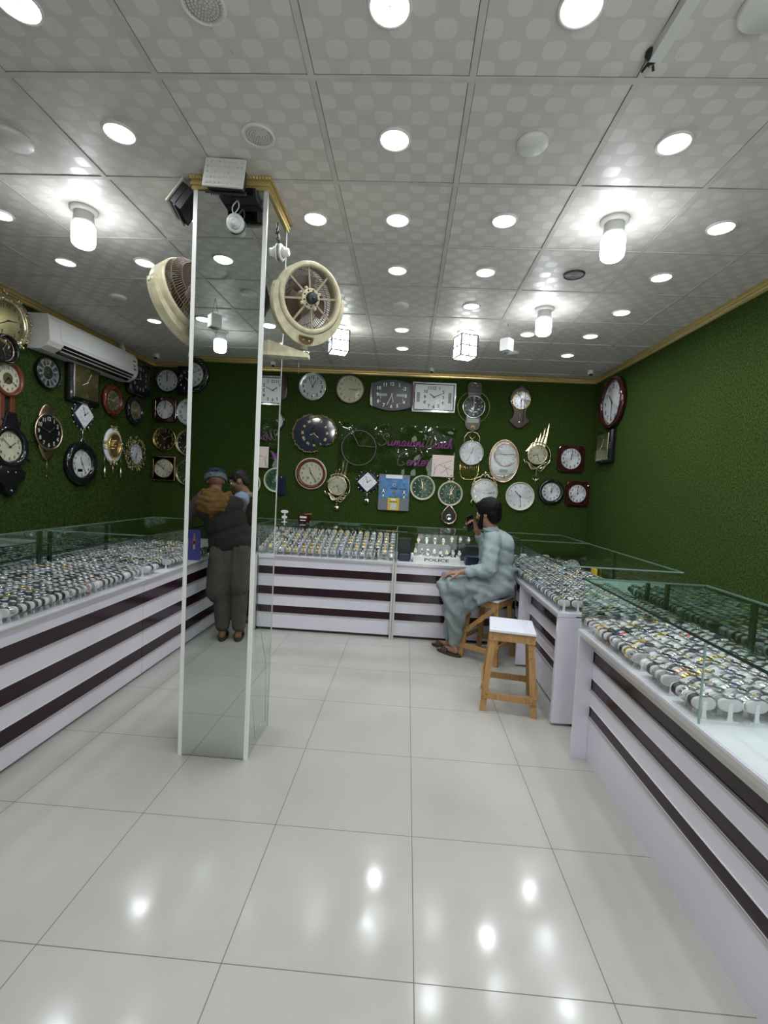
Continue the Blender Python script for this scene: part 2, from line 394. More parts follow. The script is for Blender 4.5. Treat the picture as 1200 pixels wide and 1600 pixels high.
while X0+.6*i < XR:
    x = X0+.6*i
    if x > XL: tb.box((x-.012, YF, ZC-.004), (x+.012, YB, ZC+.01))
    i += 1
j = -5
while Y0+.6*j < YB-.05:
    y = Y0+.6*j
    if y > YF: tb.box((XL, y-.012, ZC-.0045), (XR, y+.012, ZC+.01))
    j += 1
struct('trim_1', tb, M['tbar'])
def crown(a, b, out):
    # two-ridged gold moulding between points a and b, out = inward normal
    m = MB(); a = Vector((*a, 0)); b = Vector((*b, 0)); o = Vector((*out, 0))
    prof = [(0, ZC-.062), (.010, ZC-.060), (.022, ZC-.050), (.024, ZC-.040), (.014, ZC-.034), (.026, ZC-.028), (.032, ZC-.016), (.024, ZC-.010), (.040, ZC-.001), (0, ZC-.001)]
    vs = [tuple(a+o*d+Vector((0, 0, z))) for d, z in prof]+[tuple(b+o*d+Vector((0, 0, z))) for d, z in prof]
    n = len(prof); m.add(vs, [(k, (k+1) % n, n+(k+1) % n, n+k) for k in range(n)]+[tuple(range(n)), tuple(range(2*n-1, n-1, -1))])
    return m
struct('trim_2', crown((XL, YB), (XR, YB), (0, -1)), M['gold_trim'])
struct('trim_3', crown((XL, YF), (XL, YB), (1, 0)), M['gold_trim'])
struct('trim_4', crown((XR, YF), (XR, YB), (-1, 0)), M['gold_trim'])
struct('trim_5', crown((XL, YF), (XR, YF), (0, 1)), M['gold_trim'])

# ------------------------------------------------------------------ ceiling lamps
def lamp_light(parent, kind, watts, loc, size=.1, rot=None):
    l = bpy.data.lights.new('lamp_light', kind); l.energy = watts; l.color = LAMP_COL
    if kind == 'AREA': l.shape = 'DISK'; l.size = size; l.spread = math.radians(170)
    else: l.shadow_soft_size = size
    o = bpy.data.objects.new('lamp_light', l); COL.objects.link(o); o.parent = parent; o.location = loc
    return o
def where(x, y):
    col = 'left' if x < -1.7 else 'middle' if x < .3 else 'right'
    return col
def ceiling_light(x, y, state, label, R=.068, group=None):
    t = thing('ceiling_light', label, 'ceiling light', (x, y, ZC), 0, group)
    if state == 'disc':                       # unlit flat white cover
        part('cover', MB().lathe([(0, -.022), (R*.92, -.020), (R, -.012), (R, 0)], n=36), t, M['offwhite']); return t
    part('rim', MB().lathe([(R-.008, -.004), (R-.004, -.010), (R+.003, -.008), (R+.005, 0), (R-.008, 0)], n=36, closed=True), t, M['white'] if state != 'vent' else M['blackm'])
    if state == 'vent':
        part('grille', MB().lathe([(0, -.004), (R-.008, -.004), (R-.008, 0)], n=36), t, M['offwhite'])
        g = MB()
        for k in range(1, 6): g.ring(R*.15*k, .0022, n=28, m=5, z=-.006)
        part('slot_rings', g, t, M['grey']); return t
    if state in ('dots', 'dark'):
        part('led_plate', MB().lathe([(0, -.004), (R-.006, -.004), (R-.006, 0)], n=36), t, M['silverplate'])
        g = MB()
        for k in range(1, 6):
            n_ = 7*k
            for q in range(n_):
                a = 2*PI*(q+.3*k)/n_; r = R*.17*k; g.lathe([(0, -.0085), (.0028, -.0075), (.0038, -.004)], n=6) if False else g.box((r*math.cos(a)-.0028, r*math.sin(a)-.0028, -.008), (r*math.cos(a)+.0028, r*math.sin(a)+.0028, -.004))
        part('led_dots', g, t, M['emitd'] if state == 'dots' else M['offwhite'])
        if state == 'dots': lamp_light(t, 'AREA', DOWN_W*.8, (0, 0, -.014), .10)
        return t
    part('diffuser', MB().lathe([(0, -.009), (R*.7, -.008), (R-.006, -.004), (R-.006, 0)], n=36), t, M['emitw'])
    lamp_light(t, 'AREA', DOWN_W, (0, 0, -.014), .11)
    return t
A_, B_, C_, D_, E_, F_, G_, H_ = -2.58, -1.97, -1.36, -.74, -.138, .458, 1.05, 1.645
CL = [
 (C_, 1.545, 'dots', 'lit round led plate light at the top left corner of the picture'),
 (D_, 1.545, 'dark', 'unlit round led plate light at the top edge, left of the centre'),
 (E_, 1.55, 'dots', 'lit dotted round led light at the top edge in the centre'),
 (F_, 1.55, 'on', 'bright round ceiling light cut by the top edge right of centre'),
 (C_-.01, 2.10, 'dots', 'lit dotted led ceiling light left of the mirrored pillar'),
 (D_, 2.105, 'dark', 'unlit dotted round light directly above the mirrored pillar front'),
 (E_, 2.115, 'on', 'largest bright round light in the middle of the ceiling'),
 (F_, 2.12, 'disc', 'unlit flat white ceiling cover right of the large middle light'),
 (G_, 2.11, 'on', 'large bright oval looking light at the right with a halo'),
 (B_+.06, 2.144, 'disc', 'unlit white disc at the left picture edge'),
 (G_-.03, 1.54, 'disc', 'unlit white disc in the top right corner of the picture'),
 (-.611, 2.733, 'on', 'bright round light just right of the pillar top'),
 (E_, 2.726, 'on', 'bright round light second behind the large middle one'),
 (F_, 2.707, 'dots', 'bright dotted light right of the middle row, third tile row'),
 (H_, 2.725, 'dots', 'dotted lit light near the right edge beyond the cylinder lamp'),
 (C_, 2.72, 'dots', 'dotted lit light touching the left side of the pillar'),
 (A_+.04, 2.77, 'on', 'lit light at the extreme left picture edge'),
 (A_, 3.365, 'on', 'lit oval light above the air conditioner nearest the left edge'),
 (B_, 3.338, 'on', 'lit light just left of the left fan'),
 (E_-.015, 3.34, 'on', 'bright middle light third from the large middle one'),
 (F_, 3.331, 'on', 'bright light right of the fan, fourth tile row'),
 (G_+.01, 3.33, 'vent', 'round grey grille with dark rim between the lamps on the right'),
 (H_, 3.33, 'on', 'lit light second from the right edge above the right wall'),
 (A_, 3.977, 'disc', 'unlit white disc over the air conditioner'),
 (E_, 3.954, 'disc', 'small unlit disc in the middle row towards the back'),
 (F_-.015, 3.932, 'on', 'small lit light right of the small unlit disc'),
 (H_+.02, 3.962, 'on', 'small lit light third along the right wall'),
 (A_, 4.558, 'on', 'small lit light at the lower left of the fan'),
 (B_-.05, 4.44, 'on', 'lit light hidden just behind the pillar edge'),
 (E_, 4.564, 'on', 'small lit light between the two square lanterns'),
 (G_+.01, 4.564, 'on', 'small lit light behind the far cylinder lamp'),
 (H_, 4.555, 'on', 'small lit light fourth along the right wall'),
 (E_, 5.158, 'on', 'smallest lit light in the middle row near the back wall'),
 (G_+.01, 5.17, 'disc', 'small unlit disc near the back wall behind the hanging cube'),
 (H_, 5.189, 'on', 'lit light closest to the far right corner'),
 (C_-.01, .99, 'disc', 'unlit disc seen only in the pillar mirror'),
 (B_, .95, 'on', 'added lit light behind the camera on the left'), (E_, .95, 'on', 'added lit light above the camera'), (G_, .95, 'on', 'lit light above the camera on the right, unseen'),  # out-of-view lamps added on the tile grid to light the near room
 (B_-.07, .35, 'on', 'lit light seen in the mirror beside the fan edge'), (F_, .35, 'on', 'added lit light just behind the camera on the right'),  # the second one is unseen, added for light near the camera
 (H_, 1.5, 'on', 'lit light over the right wall outside the picture'), (H_, 2.11, 'on', 'lit light over the near right counter past the picture edge'),
 (E_, -.3, 'on', 'added lit light by the front wall in the middle'), (H_, .3, 'on', 'added lit light by the front right corner'),  # further unseen lamps added to light the room behind the camera
]
for x, y, st, lab in CL: ceiling_light(x, y, st, lab, R=.085 if 'white disc at the left' in lab or 'top right corner' in lab else .068)
def cylinder_lamp(x, y, label):
    t = thing('cylinder_lamp', label, 'ceiling lamp', (x, y, ZC))
    part('base_plate', MB().lathe([(0, -.024), (.064, -.022), (.074, -.012), (.076, 0)], n=36), t, M['offwhite'])
    part('neck', MB().lathe([(.052, -.022), (.051, -.035), (.055, -.07), (.058, -.095), (0, -.095)], n=36), t, M['white'])
    part('opal_shade', MB().lathe([(.058, -.092), (.062, -.098), (.062, -.180), (.058, -.200), (.045, -.212), (0, -.218)], n=36), t, M['emitc'])
cylinder_lamp(-1.965, 2.70, 'lit cylindrical lamp with grey base left of the pillar')
cylinder_lamp(1.051, 2.68, 'lit cylindrical lamp nearest on the right side')
cylinder_lamp(1.04, 3.94, 'smaller lit cylindrical lamp farther back on the right')
cylinder_lamp(-2.018, -.02, 'lit cylindrical lamp seen only in the pillar mirror')
def lantern(x, y, label, rz=.35):
    t = thing('square_lantern', label, 'ceiling lamp', (x, y, ZC), rz)
    part('base_plate', MB().lathe([(0, -.02), (.07, -.018), (.085, -.008), (.085, 0)], n=32), t, M['white'])
    part('stem', MB().lathe([(.03, -.05), (.028, -.018)], n=20), t, M['white'])
    part('lit_panes', MB().box((-.082, -.082, -.245), (.082, .082, -.05)), t, M['emitl'])
    f = MB(); a = .084
    for x_ in (-a, a):
        for y_ in (-a, a): f.box((x_-.006, y_-.006, -.249), (x_+.006, y_+.006, -.048))
    for z in (-.249, -.15, -.052):
        for s_ in (-a, a):
            f.box((-a, s_-.005, z), (a, s_+.005, z+.009)); f.box((s_-.005, -a, z), (s_+.005, a, z+.009))
    for s_ in (-a, a): f.box((-.004, s_-.005, -.249), (.004, s_+.005, -.05)); f.box((s_-.005, -.004, -.249), (s_+.005, .004, -.05))
    part('grid_frame', f, t, M['blackm'])
lantern(-.739, 4.55, 'lit square lantern just right of the fan'); lantern(.48, 4.57, 'lit square lantern in the middle of the ceiling near the sign')
# hanging motion cubes
def cube(x, y, drop, label):
    t = thing('hanging_sensor', label, 'sensor', (x, y, ZC))
    w_ = MB(); w_.cyl((0, 0, -.002), (-.028, 0, -drop), .0018, n=6); w_.cyl((0, 0, -.002), (.028, 0, -drop), .0018, n=6)
    part('wire', w_, t, M['grey'])
    part('housing', MB().at(Rz(.8)).box((-.045, -.045, -drop-.11), (.045, .045, -drop), bev=.004), t, M['white'])
    part('lens', MB().at(Tr(0, 0, -drop-.112)@Rz(.8)).lathe([(.036, 0), (.03, -.008), (0, -.012)], n=4, smooth=False), t, M['grey'])
cube(.82, 4.296, .14, 'small white cube hanging from the ceiling by two wires')
cube(-1.707, .85, .14, 'white cube hanging behind the camera, seen in the pillar mirror')
def camera_dome(x, y, z, label, wall):
    t = thing('security_camera', label, 'camera', (x, y, z))
    part('housing', MB().lathe([(0, -.055), (.026, -.052), (.034, -.04), (.036, -.012), (.032, 0)], n=24), t, M['white'])
    part('eye', MB().ball((0, -.012, -.045), .022, n=16, m=10), t, M['black'])
camera_dome(.224, 5.95, ZC, 'white dome camera on the ceiling at the middle of the back wall', 0)
camera_dome(2.118, 5.78, ZC, 'white dome camera at the far right ceiling corner', 0)
camera_dome(-3.24, 5.79, ZC, 'white dome camera at the far left ceiling corner', 0)
# cable trunking with a loose connector at the top right
t = thing('cable_trunking', 'pale plastic cable duct along the ceiling at the top right, ending in a dark plug', 'cable duct', (.76, 1.7, ZC))
part('duct', MB().bar((.05, -1.2, -.018), (0, 0, -.018), .040, .034), t, M['white'])
pl = MB().cyl((0, .0, -.018), (-.004, .028, -.020), .013, .010, n=12); pl.ball((-.016, -.004, -.012), .020, n=12, m=8)
pl.bar((-.012, .02, -.02), (-.02, .05, -.024), .006, .006).bar((.004, .024, -.02), (.018, .046, -.022), .008, .006)
part('connector', pl, t, M['blackm'])
tag(MB().box((-1.455, 1.215, ZC-.02), (-1.40, 1.265, ZC)).build('ceiling_socket', M['white']), 'small white ceiling socket seen in the pillar mirror', 'socket')
# ------------------------------------------------------------------ mirrored pillar
PX0, PX1, PY0, PY1 = -1.165, -.785, 2.397, 2.772
t = thing('mirrored_pillar', 'square pillar clad in floor-to-ceiling mirror with white corner strips and a gold capital', 'pillar', ((PX0+PX1)/2, (PY0+PY1)/2, 0))
hx, hy = (PX1-PX0)/2, (PY1-PY0)/2
part('core', MB().box((-hx+.008, -hy+.008, 0), (hx-.008, hy-.008, ZC)), t, M['white'])
for nm, a, b in (('mirror_panel', (-hx+.01, -hy, .004), (hx-.01, -hy+.007, ZC-.05)), ('mirror_panel', (-hx+.01, hy-.007, .004), (hx-.01, hy, ZC-.05)),
                 ('mirror_panel', (-hx, -hy+.01, .004), (-hx+.007, hy-.01, ZC-.05)), ('mirror_panel', (hx-.007, -hy+.01, .004), (hx, hy-.01, ZC-.05))):
    part(nm, MB().box(a, b), t, M['mirror'])
for sx in (-1, 1):
    for sy in (-1, 1):
        c = MB(); x = sx*hx; y = sy*hy; w_ = .019 if sy < 0 else .011
        c.box((min(x+sx*.002, x-sx*w_), min(y+sy*.002, y), 0), (max(x+sx*.002, x-sx*w_), max(y+sy*.002, y), ZC-.05))
        c.box((min(x+sx*.002, x), min(y, y-sy*.010), 0), (max(x+sx*.002, x), max(y, y-sy*.010), ZC-.05))
        part('corner_strip', c, t, M['alu'] if sy > 0 else M['white'])
cp = MB()
for z0, z1, e in ((-.062, -.045, .010), (-.045, -.030, .016), (-.030, -.018, .012), (-.018, -.001, .024)):
    cp.box((-hx-e, -hy-e, ZC+z0), (hx+e, hy+e, ZC+z1))
for k in range(26): cp.ball((-hx-.012+k*(2*hx+.024)/25, -hy-.024, ZC-.010), .007, n=8, m=6)
part('capital', cp, t, M['gold_trim'])
sc = MB(); 
for a, b in (((.02, 2.95), (.035, 2.90)), ((.035, 2.90), (.03, 2.86)), ((.00, 2.905), (.04, 2.915)), ((.05, 2.90), (.055, 2.85)), ((.01, 2.86), (.045, 2.87)), ((.015, 2.92), (.005, 2.88))):
    sc.cyl((hx+.002, -.02+a[0], a[1]-.03), (hx+.002, -.02+b[0], b[1]-.03), .003, n=6)
part('pen_mark', sc, t, M['blackm'])
ck = MB(); 
pts = [(.12, .05), (.115, .35), (.135, .62), (.06, .9), (.105, 1.05), (.085, 1.25)]
# crack lines and chipped silvering on the side mirror
for a, b in (((-.12, 1.2), (-.10, .80)), ((-.10, .80), (.10, .42)), ((.10, .42), (.13, .05)), ((-.06, .05), (-.13, .3))): ck.cyl((hx+.0003, a[0], a[1]), (hx+.0003, b[0], b[1]), .0007, n=4)
part('crack', ck, t, M['grey'])
ch = MB()
for k in range(14): ch.ball((hx+.0005, random.uniform(-.12, .16), random.uniform(.02, .16)), random.uniform(.003, .008), n=6, m=4, sc=(.1, 1, 1))
part('chipped_paint', ch, t, M['white'])
# flood lights on the pillar
def floodlight(loc, rot, label, front=True):
    t = thing('floodlight', label, 'floodlight', loc); t.rotation_euler = rot
    # local: panel faces -Y, up Z
    p = MB().box((-.098, -.012, -.075), (.098, -.004, .075), bev=.0035); lp_ = part('led_panel', p, t, M['offwhite'])
    d = MB()
    for r in range(5):
        for c in range(9): d.at(Tr(-.082+.0205*c, -.012, .056-.028*r)@Rx(PI/2)).lathe([(.0062, 0), (.004, .004), (0, .005)], n=8)
    part('led_lens', d, lp_, M['white'])
    h = MB().box((-.085, -.004, -.062), (.085, .030, .062), bev=.004)
    for k in range(15): h.box((-.080+.0113*k, .028, -.06), (-.077+.0113*k, .062, .06))
    h.box((-.098, .030, -.070), (.098, .040, -.060)); part('heat_sink', h, t, M['blackm'])
floodlight((-.945, 2.245, 2.950), (math.radians(-10), .03, .04), 'square white led floodlight on the pillar front, tilted down')
floodlight((-1.272, 2.47, 2.955), (math.radians(-32), 0, math.radians(-78)), 'black finned floodlight seen from behind on the pillar left side')
t = thing('heat_sink_box', 'black finned driver box under the white floodlight', 'driver box', (-.925, 2.395, 2.93))
h = MB().box((-.085, -.055, -.03), (.10, 0, -.016)).box((-.075, -.035, -.016), (.09, 0, .03))
for k in range(16): h.box((-.075+.0105*k, -.050, -.016), (-.0725+.0105*k, -.035, .025))
part('finned_body', h, t, M['blackm'])
def lamp_holder(loc, nrm, label, cable=None):
    t = thing('lamp_holder', label, 'lamp holder', loc); q = Vector(nrm).to_track_quat('Z', 'Y'); t.rotation_mode = 'QUATERNION'; t.rotation_quaternion = q
    part('base', MB().lathe([(.045, 0), (.045, .010), (.040, .016), (0, .016)], n=28), t, M['white'])
    part('socket', MB().lathe([(.031, .014), (.029, .030), (.022, .034), (.020, .052), (.008, .054), (0, .050)], n=24), t, M['white'])
    if cable:
        inv = (Matrix.Translation(loc)@q.to_matrix().to_4x4()).inverted(); c = MB()
        for off in (-.01, .01):
            pts = []
            for k in range(9):
                f = k/8; p = Vector(cable).lerp(Vector(loc)+Vector((0, -.03, .03)), f); p.x += off*math.sin(PI*f)*1.6; pts.append(inv@p)
            c.tube(pts, .0028)
        part('cable', c, t, M['white'])
lamp_holder((-.94, 2.385, 2.80), (.15, -1, -.25), 'white lamp holder dangling on two wires over the pillar mirror', (-.925, 2.36, 2.90))
lamp_holder((-.783, 2.64, 2.787), (1, -.1, 0), 'round white wooden block lamp holder on the right side of the pillar')

# ------------------------------------------------------------------ wall fans
def fan(c, face, R, label, side):
    # local frame: Z = blowing direction, Y up-ish
    z = Vector(face).normalized(); y = (Vector((0, 0, 1))-z*z.z).normalized(); x = y.cross(z)
    Mx = Matrix((x, y, z)).transposed().to_4x4(); Mx.translation = Vector(c)
    t = thing('wall_fan', label, 'fan'); t.matrix_world = Mx; inv = Mx.inverted()
    sh = MB().lathe([(R, .02), (R+.004, .012), (R+.002, -.07), (R-.004, -.085), (R-.012, -.085), (R-.010, -.06), (R-.022, .0), (R-.022, .018), (R-.012, .026)], n=64, closed=True)
    part('shroud', sh, t, M['cream'])
    part('inner_ring', MB().lathe([(R-.0225, .014), (R-.0125, -.07), (R-.016, -.07), (R-.026, .014)], n=64, closed=True), t, M['creamd'])
    g = MB(); nW = 84
    for k in range(nW):
        a = 2*PI*k/nW; pts = []
        for f, r, zz in ((0, R-.012, -.082), (1, R-.02, -.125), (2, R*.72, -.150), (3, R*.42, -.160), (4, R*.24, -.162)):
            b = a+f*.09; pts.append((r*math.cos(b), r*math.sin(b), zz))
        g.tube(pts, .0021, m=4)
    for r, zz in ((R-.018, -.118), (R*.72, -.152), (R*.45, -.161)): g.ring(r, .0022, n=48, m=5, z=zz)
    part('rear_cage', g, t, M['wire'])
    part('motor_housing', MB().lathe([(0, -.24), (.05, -.235), (.068, -.20), (.07, -.15), (.05, -.10), (.03, -.06), (0, -.06)], n=28), t, M['creamd'])
    for k in range(3):
        b = MB(); vs = []; nr = 6; na = 6; a0 = 2*PI*k/3+1.9
        for i_ in range(nr+1):
            r = .05+(R-.055-.05)*i_/nr
            for j_ in range(na+1):
                s_ = j_/na-.5; a = a0+s_*(1.15+.25*math.sin(i_/nr*PI)); vs.append((r*math.cos(a), r*math.sin(a), -.062-s_*.055))
        fs = [(i_*(na+1)+j_, i_*(na+1)+j_+1, (i_+1)*(na+1)+j_+1, (i_+1)*(na+1)+j_) for i_ in range(nr) for j_ in range(na)]
        n0 = len(vs); vs2 = vs+[(v[0], v[1], v[2]-.003) for v in vs]; fs2 = fs+[tuple(n0+q for q in reversed(f)) for f in fs]
        part('blade', b.add(vs2, fs2, None, True), t, M['blade'])
    sp = MB()
    for k in range(8):
        a = 2*PI*k/8+.2; p = (.04*math.cos(a), .04*math.sin(a), .004); q = ((R-.016)*math.cos(a), (R-.016)*math.sin(a), .002); sp.bar(p, q, .010, .006, up=(0, 0, 1))
    part('spokes', sp, t, M['creamd'])
    hb = MB().lathe([(.052, -.004), (.052, .008), (.046, .012), (0, .012)], n=32)
    for k in range(4):
        a = 2*PI*k/4+.6; hb.cyl((.055*math.cos(a), .055*math.sin(a), -.002), (.055*math.cos(a), .055*math.sin(a), .010), .009, n=10)
    hp_ = part('hub_plate', hb, t, M['cream'])
    ho = MB()
    for k in range(9): a = 2*PI*k/9; ho.cyl((.040*math.cos(a), .040*math.sin(a), .010), (.040*math.cos(a), .040*math.sin(a), .0128), .005, n=8)
    part('vent_holes', ho, hp_, M['blackm'])
    cpx = MB().lathe([(.030, .010), (.030, .034), (.024, .042), (0, .040)], n=24); cpx.cyl((0, 0, .038), (0, 0, .048), .006, n=10)
    part('motor_cap', cpx, hp_, M['blackm'])
    # yoke: crescent hugging the lower half
    yk = MB(); vs = []; n = 40
    for k in range(n+1):
        a = math.radians(168+k*(372-168)/n); b = abs(k/n-.5)*2; wd = .018+.045*(1-b)**1.2
        for r, zz in ((R+.006, .014), (R+.006+wd, .006), (R+.006+wd, -.045), (R+.006, -.05)): vs.append((r*math.cos(a), r*math.sin(a), zz))
    fs = [(k*4+j_, k*4+(j_+1) % 4, (k+1)*4+(j_+1) % 4, (k+1)*4+j_) for k in range(n) for j_ in range(4)]+[(0, 1, 2, 3), (n*4+3, n*4+2, n*4+1, n*4)]
    part('yoke', yk.add(vs, fs), t, M['cream'])
    for s_ in (-1, 1):
        part('pivot_knob', MB().cyl((s_*(R+.0), .02, -.02), (s_*(R+.026), .02, -.02), .022, .018, n=20), t, M['cream'])
    pn = MB().at(Tr(0, -R-.030, .013)); out = [(.042*math.cos(a), .030*math.sin(a)) for a in np.linspace(PI, 2*PI, 14)]+[(.042, .012), (-.042, .012)]
    lb_ = part('label_plate', pn.prism(out, 0, .004), t, M['brownlabel'])
    pd = MB().at(Tr(0, -R-.030, .018)); pd.cyl((-.018, -.008, 0), (-.018, -.008, .002), .005, n=10).cyl((.016, -.010, 0), (.016, -.010, .002), .005, n=10).box((-.03, -.001, 0), (.03, .007, .001), None)
    part('label_print', pd, lb_, M['silver'])
    # neck and wall bracket in world coordinates
    neck0 = Mx@Vector((0, -R-.055, -.02)); wx = PX1 if side > 0 else PX0
    wp = Vector((wx, c[1]+.03, neck0.z-.03)); kn = Vector((neck0.x, neck0.y+.02, neck0.z-.035))
    part('neck', MB().at(inv).cyl(neck0+Vector((0, 0, .03)), kn, .026, .022, n=20), t, M['cream'])
    part('swivel_ring', MB().at(inv).cyl(kn, kn+Vector((0, 0, -.018)), .030, .030, n=24), t, M['chrome'])
    k2 = kn+Vector((0, 0, -.018)); br = MB().at(inv); s_ = side
    vs = [(wx, wp.y-.040, k2.z+.050), (wx, wp.y+.040, k2.z+.050), (wx, wp.y+.040, k2.z-.03), (wx, wp.y-.040, k2.z-.03),
          (k2.x+s_*.03, k2.y-.028, k2.z), (k2.x+s_*.03, k2.y+.028, k2.z), (k2.x+s_*.03, k2.y+.028, k2.z-.022), (k2.x+s_*.03, k2.y-.028, k2.z-.022)]
    part('wall_bracket', br.add(vs, [(0, 1, 2, 3), (7, 6, 5, 4), (0, 4, 5, 1), (1, 5, 6, 2), (2, 6, 7, 3), (3, 7, 4, 0)]), t, M['cream'])
    ch_ = MB().at(inv); b0 = Vector((k2.x-s_*.02, k2.y-.02, k2.z-.01))
    for k in range(9): ch_.ball(b0+Vector((.0, 0, -.012*k)), .003, n=6, m=4)
    ch_.lathe([(0, 0)], n=3) if False else None
    part('pull_chain', ch_, t, M['silver'])
    return t
fan((-.570, 2.50, 2.486), (.58, -.76, -.20), .174, 'cream wall fan on the right of the pillar, face towards the room', 1)
fan((-1.305, 2.58, 2.480), (-.90, .30, -.30), .200, 'cream wall fan on the left of the pillar, seen edge-on with its rear cage', -1)
# ------------------------------------------------------------------ glass display counters
def counter(name, label, org, rz, L, D, zb, zt, bands, over, fins=(), joints=(), supports=(), e0=True, e1=True, post=None, foot=.0, mir=True, e0m=False):
    """local: X along the front, front panel at Y=0, body towards +Y; bands = purple (z0,z1) strips"""
    t = thing(name, label, 'display counter', (*org, 0), rz)
    part('carcass', MB().box((.0, .012, foot), (L, D, zb-.02)), t, M['white_lam'])
    if foot: part('plinth', MB().box((.01, .03, 0), (L-.01, D-.02, foot)), t, M['kick'])
    zs = [foot]
    for a, b in sorted(bands): zs += [a, b]
    apron0 = zs[-1]
    for k in range(0, len(zs)-1, 2):
        part('white_slat', MB().box((0, 0, zs[k]), (L, .012, zs[k+1]-.0005)), t, M['white_lam'])
        part('edge_strip', MB().box((0, -.006, zs[k+1]-.010), (L, -.0003, zs[k+1]-.001)), t, M['alu'])
    for a, b in bands:
        part('purple_band', MB().box((0, .004, a), (L, .0125, b)), t, M['purple'])
        part('edge_strip', MB().box((0, -.003, b), (L, .004, b+.004)), t, M['white'])
    part('apron', MB().box((0, -over*.15, apron0+.004), (L, .012, zb-.03)), t, M['white_lam'] if over < .05 else M['alu'])
    part('top_ledge', MB().box((0, -over, zb-.028), (L, D, zb-.002)).box((0, -over-.004, zb-.030), (L, -over, zb), None), t, M['white_lam'])
    part('ledge_trim', MB().box((0, -over-.007, zb-.024), (L, -over-.004, zb-.006)), t, M['alu'])
    part('shelf_board', MB().box((.004, -over+.006, zb-.002), (L-.004, D-.004, zb+.001)), t, M['shelf'])
    if fins and len(fins) > 1: part('end_board', MB().box((L+.0003, -over, foot), (L+.006, D, zb-.031)), t, M['white_lam'])
    for a, b, z1 in fins: part('end_panel', MB().box((a, -over, foot), (b, -.0005, zb-.031)), t, M['white_lam'])
    g0 = -over+.004; g = .005
    part('front_glass', MB().box((.002, g0, zb+.001), (L-.002, g0+g, zt-.008)), t, M['pane'])
    part('mirror_back' if mir else 'back_glass', MB().box((.002, D-g, zb+.001), (L-.002, D, zt-.008)), t, M['caseback'] if mir else M['pane'])
    if e0: part('mirror_end' if e0m else 'end_glass', MB().box((.002, g0+g, zb+.001), (.002+g, D-g, zt-.008)), t, M['caseback'] if e0m else M['pane'])
    if e1: part('end_glass', MB().box((L-.002-g, g0+g, zb+.001), (L-.002, D-g, zt-.008)), t, M['pane'])
    part('top_glass', MB().box((.004, g0, zt-.007), (L-.004, D, zt)), t, M['topglass'])
    part('front_glass_edge', MB().box((0, g0-.006, zt-.008), (L, g0-.0002, zt+.0005)), t, M['edge'])
    ed = MB().box((0, D+.0002, zt-.008), (L, D+.006, zt+.0005))
    part('rear_glass_edge', ed, t, M['edgel'])
    part('end_glass_edge', MB().box((0, g0, zt-.008), (.0038, D, zt+.0005)).box((L-.0038, g0, zt-.008), (L, D, zt+.0005)), t, M['edgel'])
    for x in joints: part('glass_joint', MB().box((x-.004, g0-.002, zb+.001), (x+.004, g0-.0003, zt-.009)), t, M['edgel'])
    for x in supports: part('glass_support', MB().box((x-.014, D-.014, zb+.001), (x+.014, D-.006, zt-.009)), t, M['edge'])
    if post is not None:
        part('corner_post', MB().box((post-.022, -.040, .002), (post-.002, -.008, zb+.0)).box((post+.002, -.040, .002), (post+.022, -.008, zb+.0)), t, M['alu'])
    return t
BL = [(.136, .225), (.342, .432), (.549, .638)]
BK = [(.185, .26), (.371, .456), (.577, .658)]
BR = [(.252, .316), (.411, .477), (.570, .640)]
counter('display_counter', 'long striped counter on the left side, near unit cut by the left picture edge', (-1.917, -.98), PI/2, 4.31, .793, .735, 1.06, BL, .017, supports=(2.9, 4.28), foot=.02, e1=False)
counter('display_counter', 'striped counter unit on the left, farther one running into the back corner', (-1.917, 3.335), PI/2, 1.545, .793, .735, 1.06, BL, .017, supports=(.07, .74), foot=.02, e0=False)
counter('display_counter', 'back counter full of gold and silver watches, left of the aluminium post', (-1.895, 4.60), 0, 1.81, .78, .768, 1.072, BK, .012, joints=(.55,), supports=(.72, .32), post=1.81, foot=.03)
counter('display_counter', 'back counter unit behind the seated man with dark watch boxes inside', (-.083, 4.60), 0, 1.20, .78, .768, 1.072, BK, .012, joints=(.01,), supports=(1.0,), foot=.03, mir=False)
counter('display_counter', 'far right counter with open purple and white striped front behind the stools', (1.125, 4.595), -PI/2, 1.555, .66, .752, 1.065, BR, .10, fins=((.52, .54, 0), (1.527, 1.555, 0)), joints=(1.548, .48), supports=(.6,), foot=.02, mir=False)
counter('display_counter', 'near right counter running out of the bottom right corner of the picture', (1.114, 2.694), -PI/2, 2.95, .60, .752, 1.05, BR, .084, fins=((0, .022, 0),), joints=(), supports=(.38, .62), foot=.0, e0m=True)
t = thing('display_counter', 'far right corner glass case meeting the back wall', 'display counter', (1.125, 5.385, 0), -PI/2)
part('carcass', MB().box((0, .0, 0), (.785, .66, .75)), t, M['white_lam'])
part('shelf_board', MB().box((0, 0, .7505), (.785, .66, .753)), t, M['shelf'])
part('back_glass', MB().box((0, .655, .754), (.785, .66, 1.057)), t, M['pane'])
part('top_glass', MB().box((0, -.001, 1.058), (.785, .66, 1.065)), t, M['topglass'])
part('rear_glass_edge', MB().box((0, .6602, 1.057), (.785, .666, 1.0655)).box((-.006, 0, 1.057), (-.0002, .66, 1.0655)), t, M['edgel'])
t = thing('glass_divider', 'upright glass divider closing off the watch rows in the near right case', 'glass divider', (1.4, 1.612, .753))
part('divider_pane', MB().box((-.355, -.003, 0), (.30, .003, .285)), t, M['pane'])
part('polished_edge', MB().box((-.361, -.003, 0), (-.3553, .003, .285)), t, M['edgel'])
for x0, nm in ((1.06, 'left'), (1.50, 'right')):
    tag(MB().box((x0, 1.625, .7535), (x0+.10, 1.638, .7595)).build('tray_lip', M['white']), 'small clear lip on the %s end of the white watch tray' % nm, 'tray lip')

